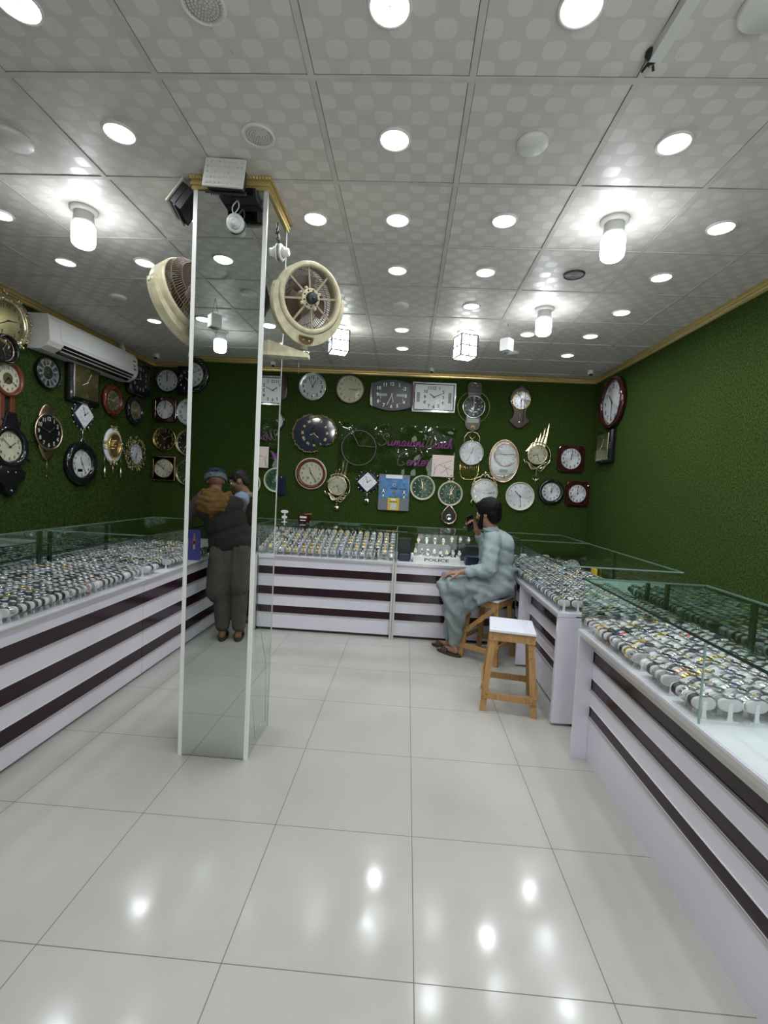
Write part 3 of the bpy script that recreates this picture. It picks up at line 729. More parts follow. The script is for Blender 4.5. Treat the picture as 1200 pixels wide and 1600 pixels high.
# ------------------------------------------------------------------ watches and their cushions
HW, HH = .0402, .0230
def oval(a, b, n=28):
    out = []
    for k in range(n):
        th = 2*PI*k/n; c, s_ = math.cos(th), math.sin(th)
        out.append((a*math.copysign(abs(c)**.75, c), b*math.copysign(abs(s_)**.75, s_)))
    return out
ZP = .056
def pillow_mb():
    m = MB(); vs = []; n = 24; lv = [(-.0215, .88), (-.020, .97), (-.016, 1), (.016, 1), (.020, .97), (.0215, .88)]
    for y, f in lv: vs += [(x*f, y, ZP+z*f) for x, z in oval(HW, HH, n)]
    fs = [tuple(range(n)), tuple(range((len(lv)-1)*n, len(lv)*n))[::-1]]
    for r in range(len(lv)-1):
        for k in range(n): fs.append((r*n+k, (r+1)*n+k, (r+1)*n+(k+1) % n, r*n+(k+1) % n))
    return m.add(vs, fs, M['cushion'], True)
def stand_mb():
    m = MB().box((-.026, -.026, 0), (.026, .020, .003), M['stand'])
    m.add([(-.010, -.026, .003), (.010, -.026, .003), (.007, -.0235, .018), (-.007, -.0235, .018), (-.010, -.020, .003), (.010, -.020, .003), (.007, -.0205, .018), (-.007, -.0205, .018)], [(0, 1, 2, 3), (5, 4, 7, 6), (1, 5, 6, 2), (4, 0, 3, 7)], M['stand'])
    m.box((-.007, -.0235, .018), (.007, -.0205, .066), M['stand']); return m
def strap_mb(mt, links):
    m = MB(); n = 36 if links else 24; vs = []
    o = oval(1, 1, n)
    for k in range(n):
        th = (.0042 if links and k % 2 else .0030)
        cx, cz = o[k]
        for y, e in ((-.0105, .0006), (-.0095, th), (.0095, th), (.0105, .0006)):
            vs.append((cx*(HW+e), y, ZP+cz*(HH+e)))
    fs = [(k*4+j, ((k+1) % n)*4+j, ((k+1) % n)*4+j+1, k*4+j+1) for k in range(n) for j in range(3)]
    return m.add(vs, fs, mt, not links)
ZW = ZP+HH+.003
def case_mb(mt):
    m = MB().at(Tr(0, 0, ZW)); m.lathe([(.0185, 0), (.020, .002), (.020, .007), (.0185, .0085), (.0165, .0088), (.0165, .0075)], mt, 20)
    m.cyl((.020, 0, .0045), (.0235, 0, .0045), .0022, None, mt, 8); m.at(); return m
def dial_mb(mt, hand):
    m = MB().at(Tr(0, 0, ZW)); m.lathe([(0, .0078), (.0168, .0078)], mt, 20, smooth=False)
    for k in range(12): a = PI*k/6; m.bar((.012*math.cos(a), .012*math.sin(a), .0081), (.015*math.cos(a), .015*math.sin(a), .0081), .0012, .0004, hand)
    m.bar((0, 0, .0083), (.010, .006, .0083), .001, .0004, hand); m.bar((0, 0, .0083), (-.004, .0125, .0083), .0008, .0004, hand); m.at(); return m
W_STEEL = mat('watch steel', (.62, .62, .64), .22, 1); W_GOLD = mat('watch gold', (.80, .60, .22), .22, 1); W_ROSE = mat('watch rose gold', (.72, .48, .36), .25, 1)
W_BLK = mat('watch black strap', (.018, .017, .018), .45); W_GUN = mat('watch gunmetal', (.10, .10, .11), .3, .8); W_BRN = mat('watch brown leather', (.11, .055, .03), .55)
W_GRY = mat('watch grey strap', (.22, .22, .23), .5); W_BLUE = mat('watch blue strap', (.03, .06, .22), .45); W_RED = mat('watch red strap', (.55, .04, .03), .4); W_WHT = mat('watch white strap', (.75, .74, .74), .4)
D_WH = mat('watch white face', (.72, .73, .75), .3); D_BK = mat('watch black face', (.012, .012, .015), .2); D_BL = mat('watch blue face', (.02, .05, .20), .2); D_CH = mat('watch champagne face', (.62, .52, .28), .3, .3); D_GN = mat('watch green face', (.02, .13, .08), .2)
ST = {'steel bracelet': (W_STEEL, 1, W_STEEL), 'gold bracelet': (W_GOLD, 1, W_GOLD), 'rose gold bracelet': (W_ROSE, 1, W_ROSE), 'black strap': (W_BLK, 0, W_GUN), 'black and steel': (W_BLK, 0, W_STEEL),
      'gunmetal bracelet': (W_GUN, 1, W_GUN), 'brown leather': (W_BRN, 0, W_STEEL), 'grey strap': (W_GRY, 0, W_STEEL), 'blue strap': (W_BLUE, 0, W_STEEL), 'red strap': (W_RED, 0, W_BLK), 'white strap': (W_WHT, 0, W_STEEL)}
DL = {'white': (D_WH, W_BLK), 'black': (D_BK, W_STEEL), 'blue': (D_BL, W_STEEL), 'champagne': (D_CH, W_BLK), 'green': (D_GN, W_GOLD)}
strap_me = {k: strap_mb(v[0], v[1]).mesh('strap') for k, v in ST.items()}
case_me = {v[2]: case_mb(v[2]).mesh('watch_case') for v in ST.values()}
dial_me = {k: dial_mb(*v).mesh('dial') for k, v in DL.items()}
pillow_me = pillow_mb().mesh('pillow'); stand_me = stand_mb().mesh('stand')
strap_b = {k: strap_mb(v[0], v[1]) for k, v in ST.items()}; case_b = {v[2]: case_mb(v[2]) for v in ST.values()}; dial_b = {k: dial_mb(*v) for k, v in DL.items()}
rw = random.Random(11)
def pick(weights): return rw.choices(list(weights), list(weights.values()))[0]
MIX_MEN = {'steel bracelet': 20, 'black strap': 12, 'black and steel': 16, 'gunmetal bracelet': 14, 'grey strap': 12, 'gold bracelet': 6, 'brown leather': 4, 'blue strap': 2, 'rose gold bracelet': 2, 'white strap': 5}
MIX_R = {'steel bracelet': 22, 'black strap': 10, 'grey strap': 20, 'black and steel': 14, 'gunmetal bracelet': 10, 'gold bracelet': 9, 'red strap': 3, 'rose gold bracelet': 4, 'white strap': 10, 'brown leather': 2}
MIX_B = {'steel bracelet': 34, 'gold bracelet': 36, 'rose gold bracelet': 10, 'black strap': 6, 'black and steel': 6, 'blue strap': 3, 'white strap': 4}
DW = {'white': 30, 'black': 26, 'blue': 8, 'champagne': 12, 'green': 4}
places = []
def rows(xs, ys, z, mix, where_, rz=0, rise=0, jit=.004, along='y', first='near end'):
    for r, a in enumerate(xs):
        for c, b in enumerate(ys):
            if rw.random() < .02: continue
            x, y = (a, b) if along == 'y' else (b, a)
            places.append(dict(x=x+rw.uniform(-jit, jit), y=y+rw.uniform(-jit, jit)*.5, z=z+rise*r, rz=rz+rw.uniform(-.12, .12), tilt=rw.uniform(-.05, .05), st=pick(mix), dl=pick(DW), r=r, c=c, w=where_, first=first))
rows([1.078+.0875*k for k in range(7)], [1.665+.0485*k for k in range(21)], .7535, MIX_R, 'near right case', jit=.003, first='divider')
rows([-1.962-.0835*k for k in range(9)], [3.29-.0505*k for k in range(31)], .7365, MIX_MEN, 'left near case', first='joint')
rows([-1.962-.0835*k for k in range(9)], [3.40+.0505*k for k in range(28)], .7365, MIX_MEN, 'left far case', first='joint')
rows([1.072+.0835*k for k in range(8)], [3.09+.051*k for k in range(40)], .7535, MIX_MEN, 'far right case', first='near end')
rows([4.655+.078*k for k in range(8)], [-1.84+.0745*k for k in range(24)], .7695, MIX_B, 'back case', rz=PI/2, rise=.021, along='x', first='left end')
rows([-1.962, -2.045], [.30, .355, .41, .465], .7365, MIX_MEN, 'mirrored case', first='poster')
ORD = 'zero first second third fourth fifth sixth seventh eighth ninth tenth eleventh twelfth thirteenth fourteenth fifteenth sixteenth seventeenth eighteenth nineteenth twentieth'.split()
ORD += ['twenty-'+ORD[k] for k in range(1, 10)]+['thirtieth']+['thirty-'+ORD[k] for k in range(1, 10)]+['fortieth']
def score(p):
    q = project((p['x'], p['y'], p['z']+.07))
    if q is None or not (-20 < q[0] < 1220 and 0 < q[1] < 1620) or p['w'] == 'mirrored case': return 99
    if 285 < q[0] < 405 and q[2] > 2.4: return 99
    return q[2]
places.sort(key=score)
def Wm(p): return Tr(p['x'], p['y'], p['z'])@Rz(p['rz'])
stuffW = MB(); stuffC = MB(); pb = pillow_mb(); sb = stand_mb()
def blit(dst, src, Mx):
    o = len(dst.v); a = np.array(src.v); R_ = np.array(Mx)[:3]; dst.v += [tuple(q) for q in (a@R_[:, :3].T+R_[:, 3])]
    for f, k, q in zip(src.f, src.mi, src.sm):
        mt = src.mats[k]
        if mt not in dst.mats: dst.mats.append(mt)
        dst.f.append(tuple(i+o for i in f)); dst.mi.append(dst.mats.index(mt)); dst.sm.append(q)
for i, p in enumerate(places):
    Mx = Wm(p); vis = i < 300
    if vis:
        pos_ = '%s aisle row, %s from %s, %s' % (ORD[p['r']+1], ORD[p['c']+1], p['first'], p['w'])
        c = bpy.data.objects.new('watch_cushion', None); COL.objects.link(c); c.empty_display_size = .03; c.matrix_world = Mx
        tag(c, 'white watch cushion, '+pos_, 'watch cushion', 'watch cushions in the glass cases')
        link(bpy.data.objects.new('pillow', pillow_me), c); link(bpy.data.objects.new('stand', stand_me), c)
        w_ = bpy.data.objects.new('wristwatch', None); COL.objects.link(w_); w_.empty_display_size = .03; w_.matrix_world = Mx
        tag(w_, '%s watch, %s face, %s' % (p['st'], p['dl'], pos_), 'wristwatch', 'wristwatches in the glass cases')
        link(bpy.data.objects.new('strap', strap_me[p['st']]), w_)
        link(bpy.data.objects.new('watch_case', case_me[ST[p['st']][2]]), w_); link(bpy.data.objects.new('dial', dial_me[p['dl']]), w_)
    else:
        blit(stuffC, pb, Mx); blit(stuffC, sb, Mx)
        blit(stuffW, strap_b[p['st']], Mx); blit(stuffW, case_b[ST[p['st']][2]], Mx); blit(stuffW, dial_b[p['dl']], Mx)
tag(stuffW.build('wristwatches', fix=False), 'the many smaller wristwatches farther back in the glass cases', 'wristwatches', kind='stuff')
tag(stuffC.build('watch_cushions', fix=False), 'white cushions and stands under the farther wristwatches', 'watch cushions', kind='stuff')
# dark luxury section behind the seated man
def front_watch(x, y, z, st, dl, label, rz=0, tilt=1.15):
    w_ = bpy.data.objects.new('wristwatch', None); COL.objects.link(w_)
    # cushion centre at origin, axis along x, dial tipped to face the aisle
    w_.matrix_world = Tr(x, y, z+.045)@Rz(rz)@Rx(tilt)@Rz(PI/2)@Tr(0, 0, -ZP); tag(w_, label, 'wristwatch', 'wristwatches standing in the dark display section')
    for nm, me in (('strap', strap_me[st]), ('watch_case', case_me[ST[st][2]]), ('dial', dial_me[dl])): link(bpy.data.objects.new(nm, me), w_)
def small_box(name, a, b, m_, label, cat, bev=.004, group=None):
    return tag(MB().box(a, b, bev=bev).build(name, m_), label, cat, group)
small_box('watch_box', (-.062, 4.78, .7695), (.07, 4.92, .99), M['blackm'], 'tall black watch box beside the aluminium post in the back case', 'watch box')
small_box('watch_box', (-.05, 4.68, .7695), (.06, 4.76, .845), M['navy'], 'low navy box in front of the tall black watch box', 'watch box')
small_box('watch_box', (.62, 4.66, .7695), (.92, 4.80, .86), M['navy'], 'long navy box right of the metal name plate', 'watch box')
small_box('watch_box', (.52, 4.95, .7695), (.98, 5.12, .93), M['blackm'], 'wide black box at the back right of the dark section', 'watch box')
small_box('watch_box', (.10, 4.80, .7695), (.58, 4.98, .80), M['shelf'], 'low white step under the dark section watches', 'watch box')
small_box('watch_box', (.12, 5.04, .7695), (.50, 5.20, .90), M['grey'], 'grey box at the back left of the dark section', 'watch box')
sg = thing('name_plate', 'silver white plate reading POLICE in the back case', 'name plate', (.33, 4.640, .7695))
part('plate', MB().box((-.235, 0, 0), (.235, .03, .066), bev=.003), sg, M['white'])
tx = MB(); put_text(tx, 'POLICE', 0, .036, 0, .040, sx=1.9); o = part('lettering', tx, sg, M['blackm']); o.rotation_euler = (PI/2, 0, 0); o.location = (0, -.0006, 0)
k = 0
for r, (y, z) in enumerate(((4.73, .7695), (4.86, .802), (5.0, .87))):
    for c in range(8 if r < 2 else 7):
        x = (.09+.075*c if r == 0 else .12+.065*c if r == 1 else .15+.09*c)
        if r == 2 and x > .5: z2 = .93
        elif r == 2: z2 = .90
        else: z2 = z
        if r == 0 and x > .6: continue
        st = rw.choice(['steel bracelet', 'gold bracelet', 'black and steel', 'rose gold bracelet', 'steel bracelet', 'steel bracelet']); dl = rw.choice(['white', 'black', 'white', 'champagne'])
        front_watch(x, y+(.06 if r == 2 else 0), z2, st, dl, '%s watch, %s face, standing upright in dark section, %s row, %s from left' % (st, dl, ORD[r+1], ORD[c+1]))
# things on and in the cases
t = thing('display_stand', 'empty white two-tier watch stand on the back glass top by the pillar', 'display stand', (-1.318, 5.0, 1.0725))
b = MB().box((-.03, -.02, 0), (.03, .02, .004), M['stand']).box((-.007, -.004, .004), (.007, .004, .12), M['stand']); part('post', b, t, M['stand'])
for z, w_ in ((.055, .030), (.115, .040)):
    q = MB(); vs = [(x, y, z+zz) for y in (-.012, -.006) for x, zz in oval(w_, .017, 20)]; q.add(vs, [tuple(range(20)), tuple(range(39, 19, -1))]+[(k, (k+1) % 20, 20+(k+1) % 20, 20+k) for k in range(20)])
    part('oval_pad', q, t, M['stand'])
t = thing('carton', 'small maroon carton with orange and white print on the back glass top', 'box', (-1.12, 5.10, 1.0725))
part('body', MB().box((-.065, -.04, 0), (.065, .04, .088), bev=.003), t, M['maroon'])
part('print', MB().box((-.045, -.0415, .05), (.03, -.0405, .07)).box((-.04, -.0415, .02), (.02, -.0405, .03)), t, M['white'])
part('flap', MB().bar((.0, -.01, .089), (.07, .02, .10), .05, .003), t, M['orange'])
small_box('yellow_card', (1.20, 3.06, .7535), (1.28, 3.068, .80), M['yellow'], 'small yellow card inside the near end of the far right case', 'card', .002)
small_box('yellow_card', (1.75, 4.30, .7535), (1.77, 4.40, .86), M['yellow'], 'yellow card at the back of the far right case', 'card', .002)
t = thing('poster', 'violet poster of a smartwatch in the mirrored part of the left case', 'poster', (-1.955, .57, .7365))
part('board', MB().box((-.055, -.006, 0), (.055, .004, .285)), t, M['purpleprint'])
pr = MB().at(Tr(0, .0045, .165)@Rx(-PI/2)); pr.ring(.022, .004, M['orange'], z=0, n=4); pr.box((-.015, -.015, 0), (.015, .015, .001), M['black']).box((-.010, -.09, -.0005), (.010, -.02, .0005), M['rose']).box((-.010, .02, -.0005), (.010, .06, .0005), M['rose'])
part('print', pr, t, M['black'])
# spare packaging at the far end of the right case
for k in range(7):
    small_box('clear_packet', (1.12+.085*k, 5.17+.02*(k % 2), .7535), (1.18+.085*k, 5.22+.02*(k % 2), .81+.02*(k % 3)), M['white'], 'small white packet, %s from the left along the back edge of the corner case' % ORD[k+1], 'packet', .004, 'white packets in the corner case')
# clear stub of sticky hook on the near glass
# ------------------------------------------------------------------ wall clocks
def wall_root(name, wall, u, z, label, cat='wall clock', group=None, roll=0):
    off = .003
    if wall == 'B': loc, x, o = (u, YB-off, z), Vector((1, 0, 0)), Vector((0, -1, 0))
    elif wall == 'L': loc, x, o = (XL+off, u, z), Vector((0, 1, 0)), Vector((1, 0, 0))
    elif wall == 'R': loc, x, o = (XR-off, u, z), Vector((0, -1, 0)), Vector((-1, 0, 0))
    else: loc, x, o = (u, YF+off, z), Vector((-1, 0, 0)), Vector((0, 1, 0))
    y = o.cross(x); t = thing(name, label, cat, group=group)
    t.matrix_world = Matrix.Translation(loc)@Matrix((x, y, o)).transposed().to_4x4()@Rz(roll); return t
ROM = ['XII', 'I', 'II', 'III', 'IIII', 'V', 'VI', 'VII', 'VIII', 'IX', 'X', 'XI']
def numerals(r, z, style, size, sx=1, sy=1):
    m = MB()
    for k in range(12):
        a = PI/2-PI*k/6; x, y = r*math.cos(a)*sx, r*math.sin(a)*sy
        if style == 'arabic': put_text(m, str(12 if k == 0 else k), x, y, z, size)
        elif style == 'roman': put_text(m, ROM[k], x, y, z, size*.8, rot=a-PI/2)
        elif style == 'four' and k % 3 == 0: put_text(m, str(12 if k == 0 else k), x, y, z, size)
        else: m.bar((x*.93, y*.93, z), (x*1.1, y*1.1, z), size*.14, .0008)
    for k in range(60):
        a = 2*PI*k/60; q = r+size*.62
        if style in ('arabic', 'roman', 'ticks'): m.bar((q*math.cos(a)*sx, q*math.sin(a)*sy, z), ((q+size*.10)*math.cos(a)*sx, (q+size*.10)*math.sin(a)*sy, z), size*.04, .0006)
    return m
def hands(r, z, hh, mm, w_=.006, ss=None):
    m = MB()
    for a, L, wd in ((hh/12+mm/720, .55, w_*1.3), (mm/60, .82, w_)):
        a = PI/2-2*PI*a; c, s_ = math.cos(a), math.sin(a); m.bar((-c*r*.12, -s_*r*.12, z), (c*r*L, s_*r*L, z), wd, .0015, up=(0, 0, 1)); z += .002
    m.lathe([(.008, z-.004), (.008, z+.001), (0, z+.001)], n=12); return m
def face(t, R, z, dial, num, style, nm, hh, mm, sx=1, sy=1, size=.2, glass_=True, cx=0, cy=0, rn=.78, hm=None, sec=None):
    T0 = Tr(cx, cy, 0)
    d = MB().at(T0); d.lathe([(0, z), (R, z)], n=48, sx=sx, sy=sy, smooth=False); dl_ = part('dial', d, t, dial); size *= 1.45 if style == 'arabic' else 1.2
    q = numerals(R*rn, z+.0012, style, R*size, sx, sy); q.v = [tuple(T0@Vector(v)) for v in q.v]; part('numerals', q, dl_, nm)
    h = hands(R*min(sx, sy), z+.005, hh, mm, max(.003, R*.035)); h.v = [tuple(T0@Vector(v)) for v in h.v]; part('hands', h, t, hm or nm)
    if sec is not None:
        a = PI/2-2*PI*sec/60; s2 = MB().at(T0).bar((-.1*R*math.cos(a), -.1*R*math.sin(a), z+.010), (R*.8*math.cos(a), R*.8*math.sin(a), z+.010), .0015, .001); part('second_hand', s2, t, M['red'])
    if glass_:
        g = MB().at(T0); g.lathe([(R*.995, z+.013), (R*.8, z+.0165), (R*.4, z+.0185), (0, z+.019)], n=40, sx=sx, sy=sy); part('lens', g, t, M['lens'])
def ringframe(t, R, r, fm, z=.03, sx=1, sy=1, fr=None, prof=None, name='frame'):
    p = prof or [(R-.010, 0), (R, .006), (R, z*.55), (R-(R-r)*.3, z), (r+(R-r)*.25, z*.92), (r, z*.55), (r, .004)]
    part(name, MB().lathe(p, n=64, sx=sx, sy=sy, closed=True, fr=fr), t, fm)
    part('back', MB().lathe([(0, .002), (r+.002, .002), (r+.002, z*.4), (0, z*.4)], n=40, sx=sx, sy=sy), t, M['blackm'])
def round_clock(wall, u, z, R, fw, fm, dial, nm, style, hh, mm, label, size=.2, depth=.035, sx=1, sy=1, fr=None, sec=None, rn=.76, hm=None, group=None):
    t = wall_root('wall_clock', wall, u, z, label, group=group)
    ringframe(t, R, R-fw, fm, depth, sx, sy, fr); face(t, R-fw, depth*.45, dial, None, style, nm, hh, mm, sx, sy, size, rn=rn, hm=hm, sec=sec); return t
def rrect(a, b, q, n=6):
    out = []
    for cx, cy, s0 in ((a-q, b-q, 0), (-a+q, b-q, PI/2), (-a+q, -b+q, PI), (a-q, -b+q, 1.5*PI)):
        for k in range(n+1): th = s0+PI/2*k/n; out.append((cx+q*math.cos(th), cy+q*math.sin(th)))
    return out
def barrel(a, b, e, n=14):
    # curved top and bottom
    top = [(a-2*a*k/n, b-e*(1-2*k/n)**2) for k in range(n+1)]; return top+[(-x, -y) for x, y in top]
# -- back wall
def barrel_clock(u, z, a, b, label, vis=True):
    t = wall_root('wall_clock', 'B', u, z, label)
    part('case', MB().prism(barrel(a*.90, b, b*.26), 0, .035, bev=.008), t, M['dialgrey'])
    for s_ in (-1, 1):
        o = [(s_*a*.86, -b*.80), (s_*a*.99, -b*.66), (s_*a*1.02, 0), (s_*a*.99, b*.66), (s_*a*.86, b*.80), (s_*a*.90, 0)]
        if s_ < 0: o = o[::-1]
        part('side_rail', MB().prism(o, 0, .045, bev=.004), t, M['maroon'])
    m = MB(); 
    for k, (x, y) in enumerate(((0, .76), (.36, .72), (.66, .46), (.70, -.02), (.62, -.46), (.34, -.72), (.0, -.76), (-.38, -.70), (-.68, -.44), (-.72, .02), (-.66, .46), (-.36, .70))):
        if k == 5: x = .30
        put_text(m, str(12 if k == 0 else k), x*a*.92, y*b*.93, .036, b*.30)
    part('numerals', m, t, M['numw']); h = hands(a*.62, .039, 5, 34, .007); part('hands', h, t, M['dialc'])
    for q_ in (-.62, .22): part('display_window', MB().box((a*q_, -b*.08, .0352), (a*(q_+.40), b*.08, .0365)), t, M['lcd'])
    part('inner_frame', MB().tube([(x, y, .0362) for x, y in rrect(a*.52, b*.52, .02)], .0018, m=4, closed=True), t, M['silver'])
    return t
barrel_clock(-1.945, 2.757, .283, .205, 'barrel shaped black clock half hidden behind the pillar right edge')
barrel_clock(-.270, 2.717, .283, .205, 'barrel shaped dark grey clock with maroon side rails and gold hands, top row')
round_clock('B', -1.84, 2.318, .165, .03, M['black'], M['dialw'], M['paint'], 'ticks', 10, 10, 'round black rimmed clock peeking out from behind the pillar right side')
t = wall_root('wall_phone_box', 'B', -1.69, 1.46, 'small navy box on the wall right beside the pillar', 'box')
part('body', MB().prism(rrect(.05, .13, .01), 0, .03, bev=.004), t, M['navy']); part('knob', MB().cyl((0, .11, .03), (0, .11, .036), .008, n=12), t, M['white'])
round_clock('B', -1.325, 2.788, .184, .018, M['silver'], M['dialw'], M['paint'], 'arabic', 12, 56, 'round white clock with silver rim, leftmost full clock of the top row', .24)
round_clock('B', -.826, 2.775, .196, .018, M['maroon'], M['dialc'], M['bronze'], 'arabic', 3, 15, 'round cream clock with thin dark red rim in the top row', .2)
# white rectangular clock with silver frame
t = wall_root('wall_clock', 'B', .282, 2.712, 'wide white rectangular clock in a chrome frame, top row')
part('frame', MB().prism(rrect(.290, .198, .012), 0, .030, bev=.012), t, M['chrome']); part('inner_frame', MB().prism(rrect(.262, .172, .006), .028, .034, bev=.003), t, M['black'])
part('dial', MB().prism(rrect(.250, .160, .004), .030, .0355), t, M['dialw'])
m = MB()
for k, (x, y) in enumerate(((0, .76), (.26, .76), (.46, .44), (.46, 0), (.44, -.44), (.24, -.74), (0, -.78), (-.24, -.74), (-.46, -.44), (-.46, 0), (-.42, .46), (-.24, .76))): put_text(m, str(12 if k == 0 else k), x*.26, y*.155, .0365, .058)
part('numerals', m, t, M['paint']); part('hands', hands(.13, .038, 10, 11, .008), t, M['paint'])
for q_ in (-.225, .185): part('display_window', MB().box((q_, -.07, .0356), (q_+.04, .06, .0366)), t, M['lcd'])
part('lens', MB().box((-.255, -.165, .050), (.255, .165, .052)), t, M['lens'])
# black clock with ring and pendulum box
def scroll(x, y, s_, z=.032):
    m = MB()
    for sg_ in (-1, 1): m.tube([(x+sg_*s_*math.cos(a)*(.35+.12*a), y+s_*.5*math.sin(a*1.3), z) for a in np.linspace(.2, 4.2, 14)], .0035, m=5)
    m.ball((x, y+s_*.1, z), .008, n=8, m=6); return m
t = wall_root('wall_clock', 'B', .805, 2.61, 'black pendulum clock with a thin ring, gold scrolls and a grey display')
part('ring', MB().ring(.207, .004, z=.012), t, M['bronze'])
part('body', MB().prism([(-.085, .19), (-.10, .24), (-.09, .30), (-.05, .325), (.05, .325), (.09, .30), (.10, .24), (.085, .19), (.09, -.13), (.10, -.18), (.10, -.24), (.075, -.29), (.0, -.325), (-.075, -.29), (-.10, -.24), (-.10, -.18), (-.09, -.13)][::-1], 0, .028, bev=.006), t, M['darkwood'])
gr = MB(); 
for k in range(4): gr.bar((-.088, .195+.018*k, .030), (.088, .195+.018*k, .030), .006, .004)
part('top_bars', gr, t, M['blackm'])
sc = scroll(0, .285, .05); sc.merge(scroll(0, -.265, .045)); part('gold_scrolls', sc, t, M['gold'])
part('bezel', MB().ring(.140, .008, z=.036), t, M['silver'])
face(t, .138, .034, M['dialk'], None, 'four', M['numw'], 12, 0, size=.24, cy=.01)
fl = MB()
for k in range(9): a = random.uniform(-2.6, .2); fl.ball((.07*math.cos(a), -.0+.07*math.sin(a), .038), random.uniform(.008, .02), n=8, m=4, sc=(1.3, .6, .1))
part('dial_pattern', fl, t, M['numw'])
part('display_window', MB().box((-.075, -.205, .0285), (.075, -.15, .032)), t, M['lcd'])
# broken crescent glass clock
t = wall_root('wall_clock', 'B', -1.278, 2.171, 'dark glass clock of two overlapping lobes with a beaded border')
def blob_out(cx, cy, R, a0, a1, n=36, bite=None):
    out = [(cx+R*math.cos(a), cy+R*math.sin(a)) for a in np.linspace(a0, a1, n)]
    return out
lobe1 = blob_out(-.045, -.005, .255, math.radians(62), math.radians(292), 40)+[(-.02, -.12), (.005, -.02), (-.03, .06), (.02, .14)]
lobe2 = blob_out(.085, .03, .215, math.radians(-62), math.radians(128), 34)+[(.0, .10), (-.03, .03), (-.01, -.06), (.02, -.14), (.10, -.15)]
part('glass_lobe', MB().prism(lobe1, .0, .022, bev=.006), t, M['darkglass']); part('glass_lobe', MB().prism(lobe2, .004, .014, bev=.003), t, M['darkglass'])
bd = MB()
for lobe, n_ in ((lobe1[:40], 40), (lobe2[:34], 34)):
    for x, y in lobe:
        for q in range(2): bd.ball((x*.965+random.uniform(-.008, .008), y*.965+random.uniform(-.008, .008), .024), random.uniform(.009, .016), n=7, m=5)
part('bead_border', bd, t, M['bronze'])
m = MB()
for k in range(12): a = PI/2-PI*k/6; put_text(m, ROM[k], .165*math.cos(a)+.01, .165*math.sin(a)+.01, .0235, .042, rot=a-PI/2)
part('numerals', m, t, M['numg']); part('hands', hands(.10, .026, 8, 22, .006), t, M['gold'])
# round brown framed clock
t = round_clock('B', -1.297, 1.639, .205, .045, M['redwood'], M['dialc'], M['paint'], 'arabic', 11, 24, 'round clock with reddish brown wooden ring and cream rim, below the dark glass clock', .17)
part('outer_rim', MB().ring(.203, .008, z=.02), t, M['dialc']); part('small_dial', MB().at(Tr(-.04, -.06, .021)).lathe([(0, 0), (.022, 0)], n=20, smooth=False), t, M['lcd'])
# sailing boat clocks
def sail_clock(u, z, label, dial, fm, anchor, style):
    t = wall_root('wall_clock', 'B', u, z, label)
    part('dial_ring', MB().ring(.122, .008, z=.03), t, fm); part('back', MB().lathe([(0, .002), (.12, .002), (.12, .022), (0, .022)], n=32), t, M['blackm'])
    face(t, .118, .024, dial, None, style, M['bronze'], 8, 27, size=.2, sec=None)
    part('hoop', MB().at(Tr(.0, -.01, 0)).ring(.17, .006, z=.02, a0=-1.9, a1=2.2), t, fm)
    s_ = MB()
    for k in range(5):
        x0 = -.13+.048*k; h = .12+.062*k; vs = []
        for j in range(9):
            f = j/8; wq = .020*(1-f)+.003; xx = x0+.035*math.sin(f*1.5)+.03*f; yy = .04+f*h; vs += [(xx-wq, yy, .010), (xx+wq, yy, .014), (xx+wq, yy, .008)]
        s_.add(vs, [(j*3+a, j*3+(a+1) % 3, j*3+3+(a+1) % 3, j*3+3+a) for j in range(8) for a in range(3)])
    s_.cyl((.055, .08, .02), (.062, .375, .02), .005, n=8)
    for k in range(3): s_.bar((.05, .24+.03*k, .02), (.11-.01*k, .24+.03*k, .02), .005, .004)
    part('sails', s_, t, fm)
    wv = MB()
    for k in range(5):
        wv.tube([(-.16+.02*k+(.30-.03*k)*f, -.10-.014*k+.022*math.sin(f*9+k)-.05*math.sin(PI*f), .028) for f in np.linspace(0, 1, 18)], .005, m=5)
    wv.tube([(-.17, -.06, .025), (-.16, -.10, .025), (-.12, -.14, .025)], .008, m=6); wv.tube([(.12, -.14, .025), (.16, -.09, .025), (.17, -.03, .025)], .007, m=6)
    part('waves', wv, t, fm)
    p = MB()
    for k in range(7): p.at(Tr(0, -.165-.018*k, .02)@(Ry(PI/2) if k % 2 else Matrix.Identity(4))).ring(.008, .0025, n=12, m=5)
    p.at(Tr(0, -.30, .02))
    if anchor: p.cyl((0, 0, 0), (0, -.07, 0), .005, n=8).bar((-.025, -.02, 0), (.025, -.02, 0), .006, .006).ring(.035, .006, a0=PI+.1, a1=2*PI-.1, n=14); p.v = p.v
    else: p.lathe([(0, -.004), (.032, -.003), (.034, 0), (.032, .004), (0, .005)], n=24); p.cyl((0, .04, 0), (0, .01, 0), .006, n=8)
    p.at(); part('pendulum', p, t, fm); return t
t_ = sail_clock(-.934, 1.494, 'gold sailing boat clock with a coin pendulum, left of the clear sign', M['dialcg'], M['goldp'], False, 'ticks')
t_ = sail_clock(1.663, 2.032, 'gold sailing boat clock with an anchor pendulum, right part of the wall', M['dialcg'], M['goldp'], True, 'arabic')
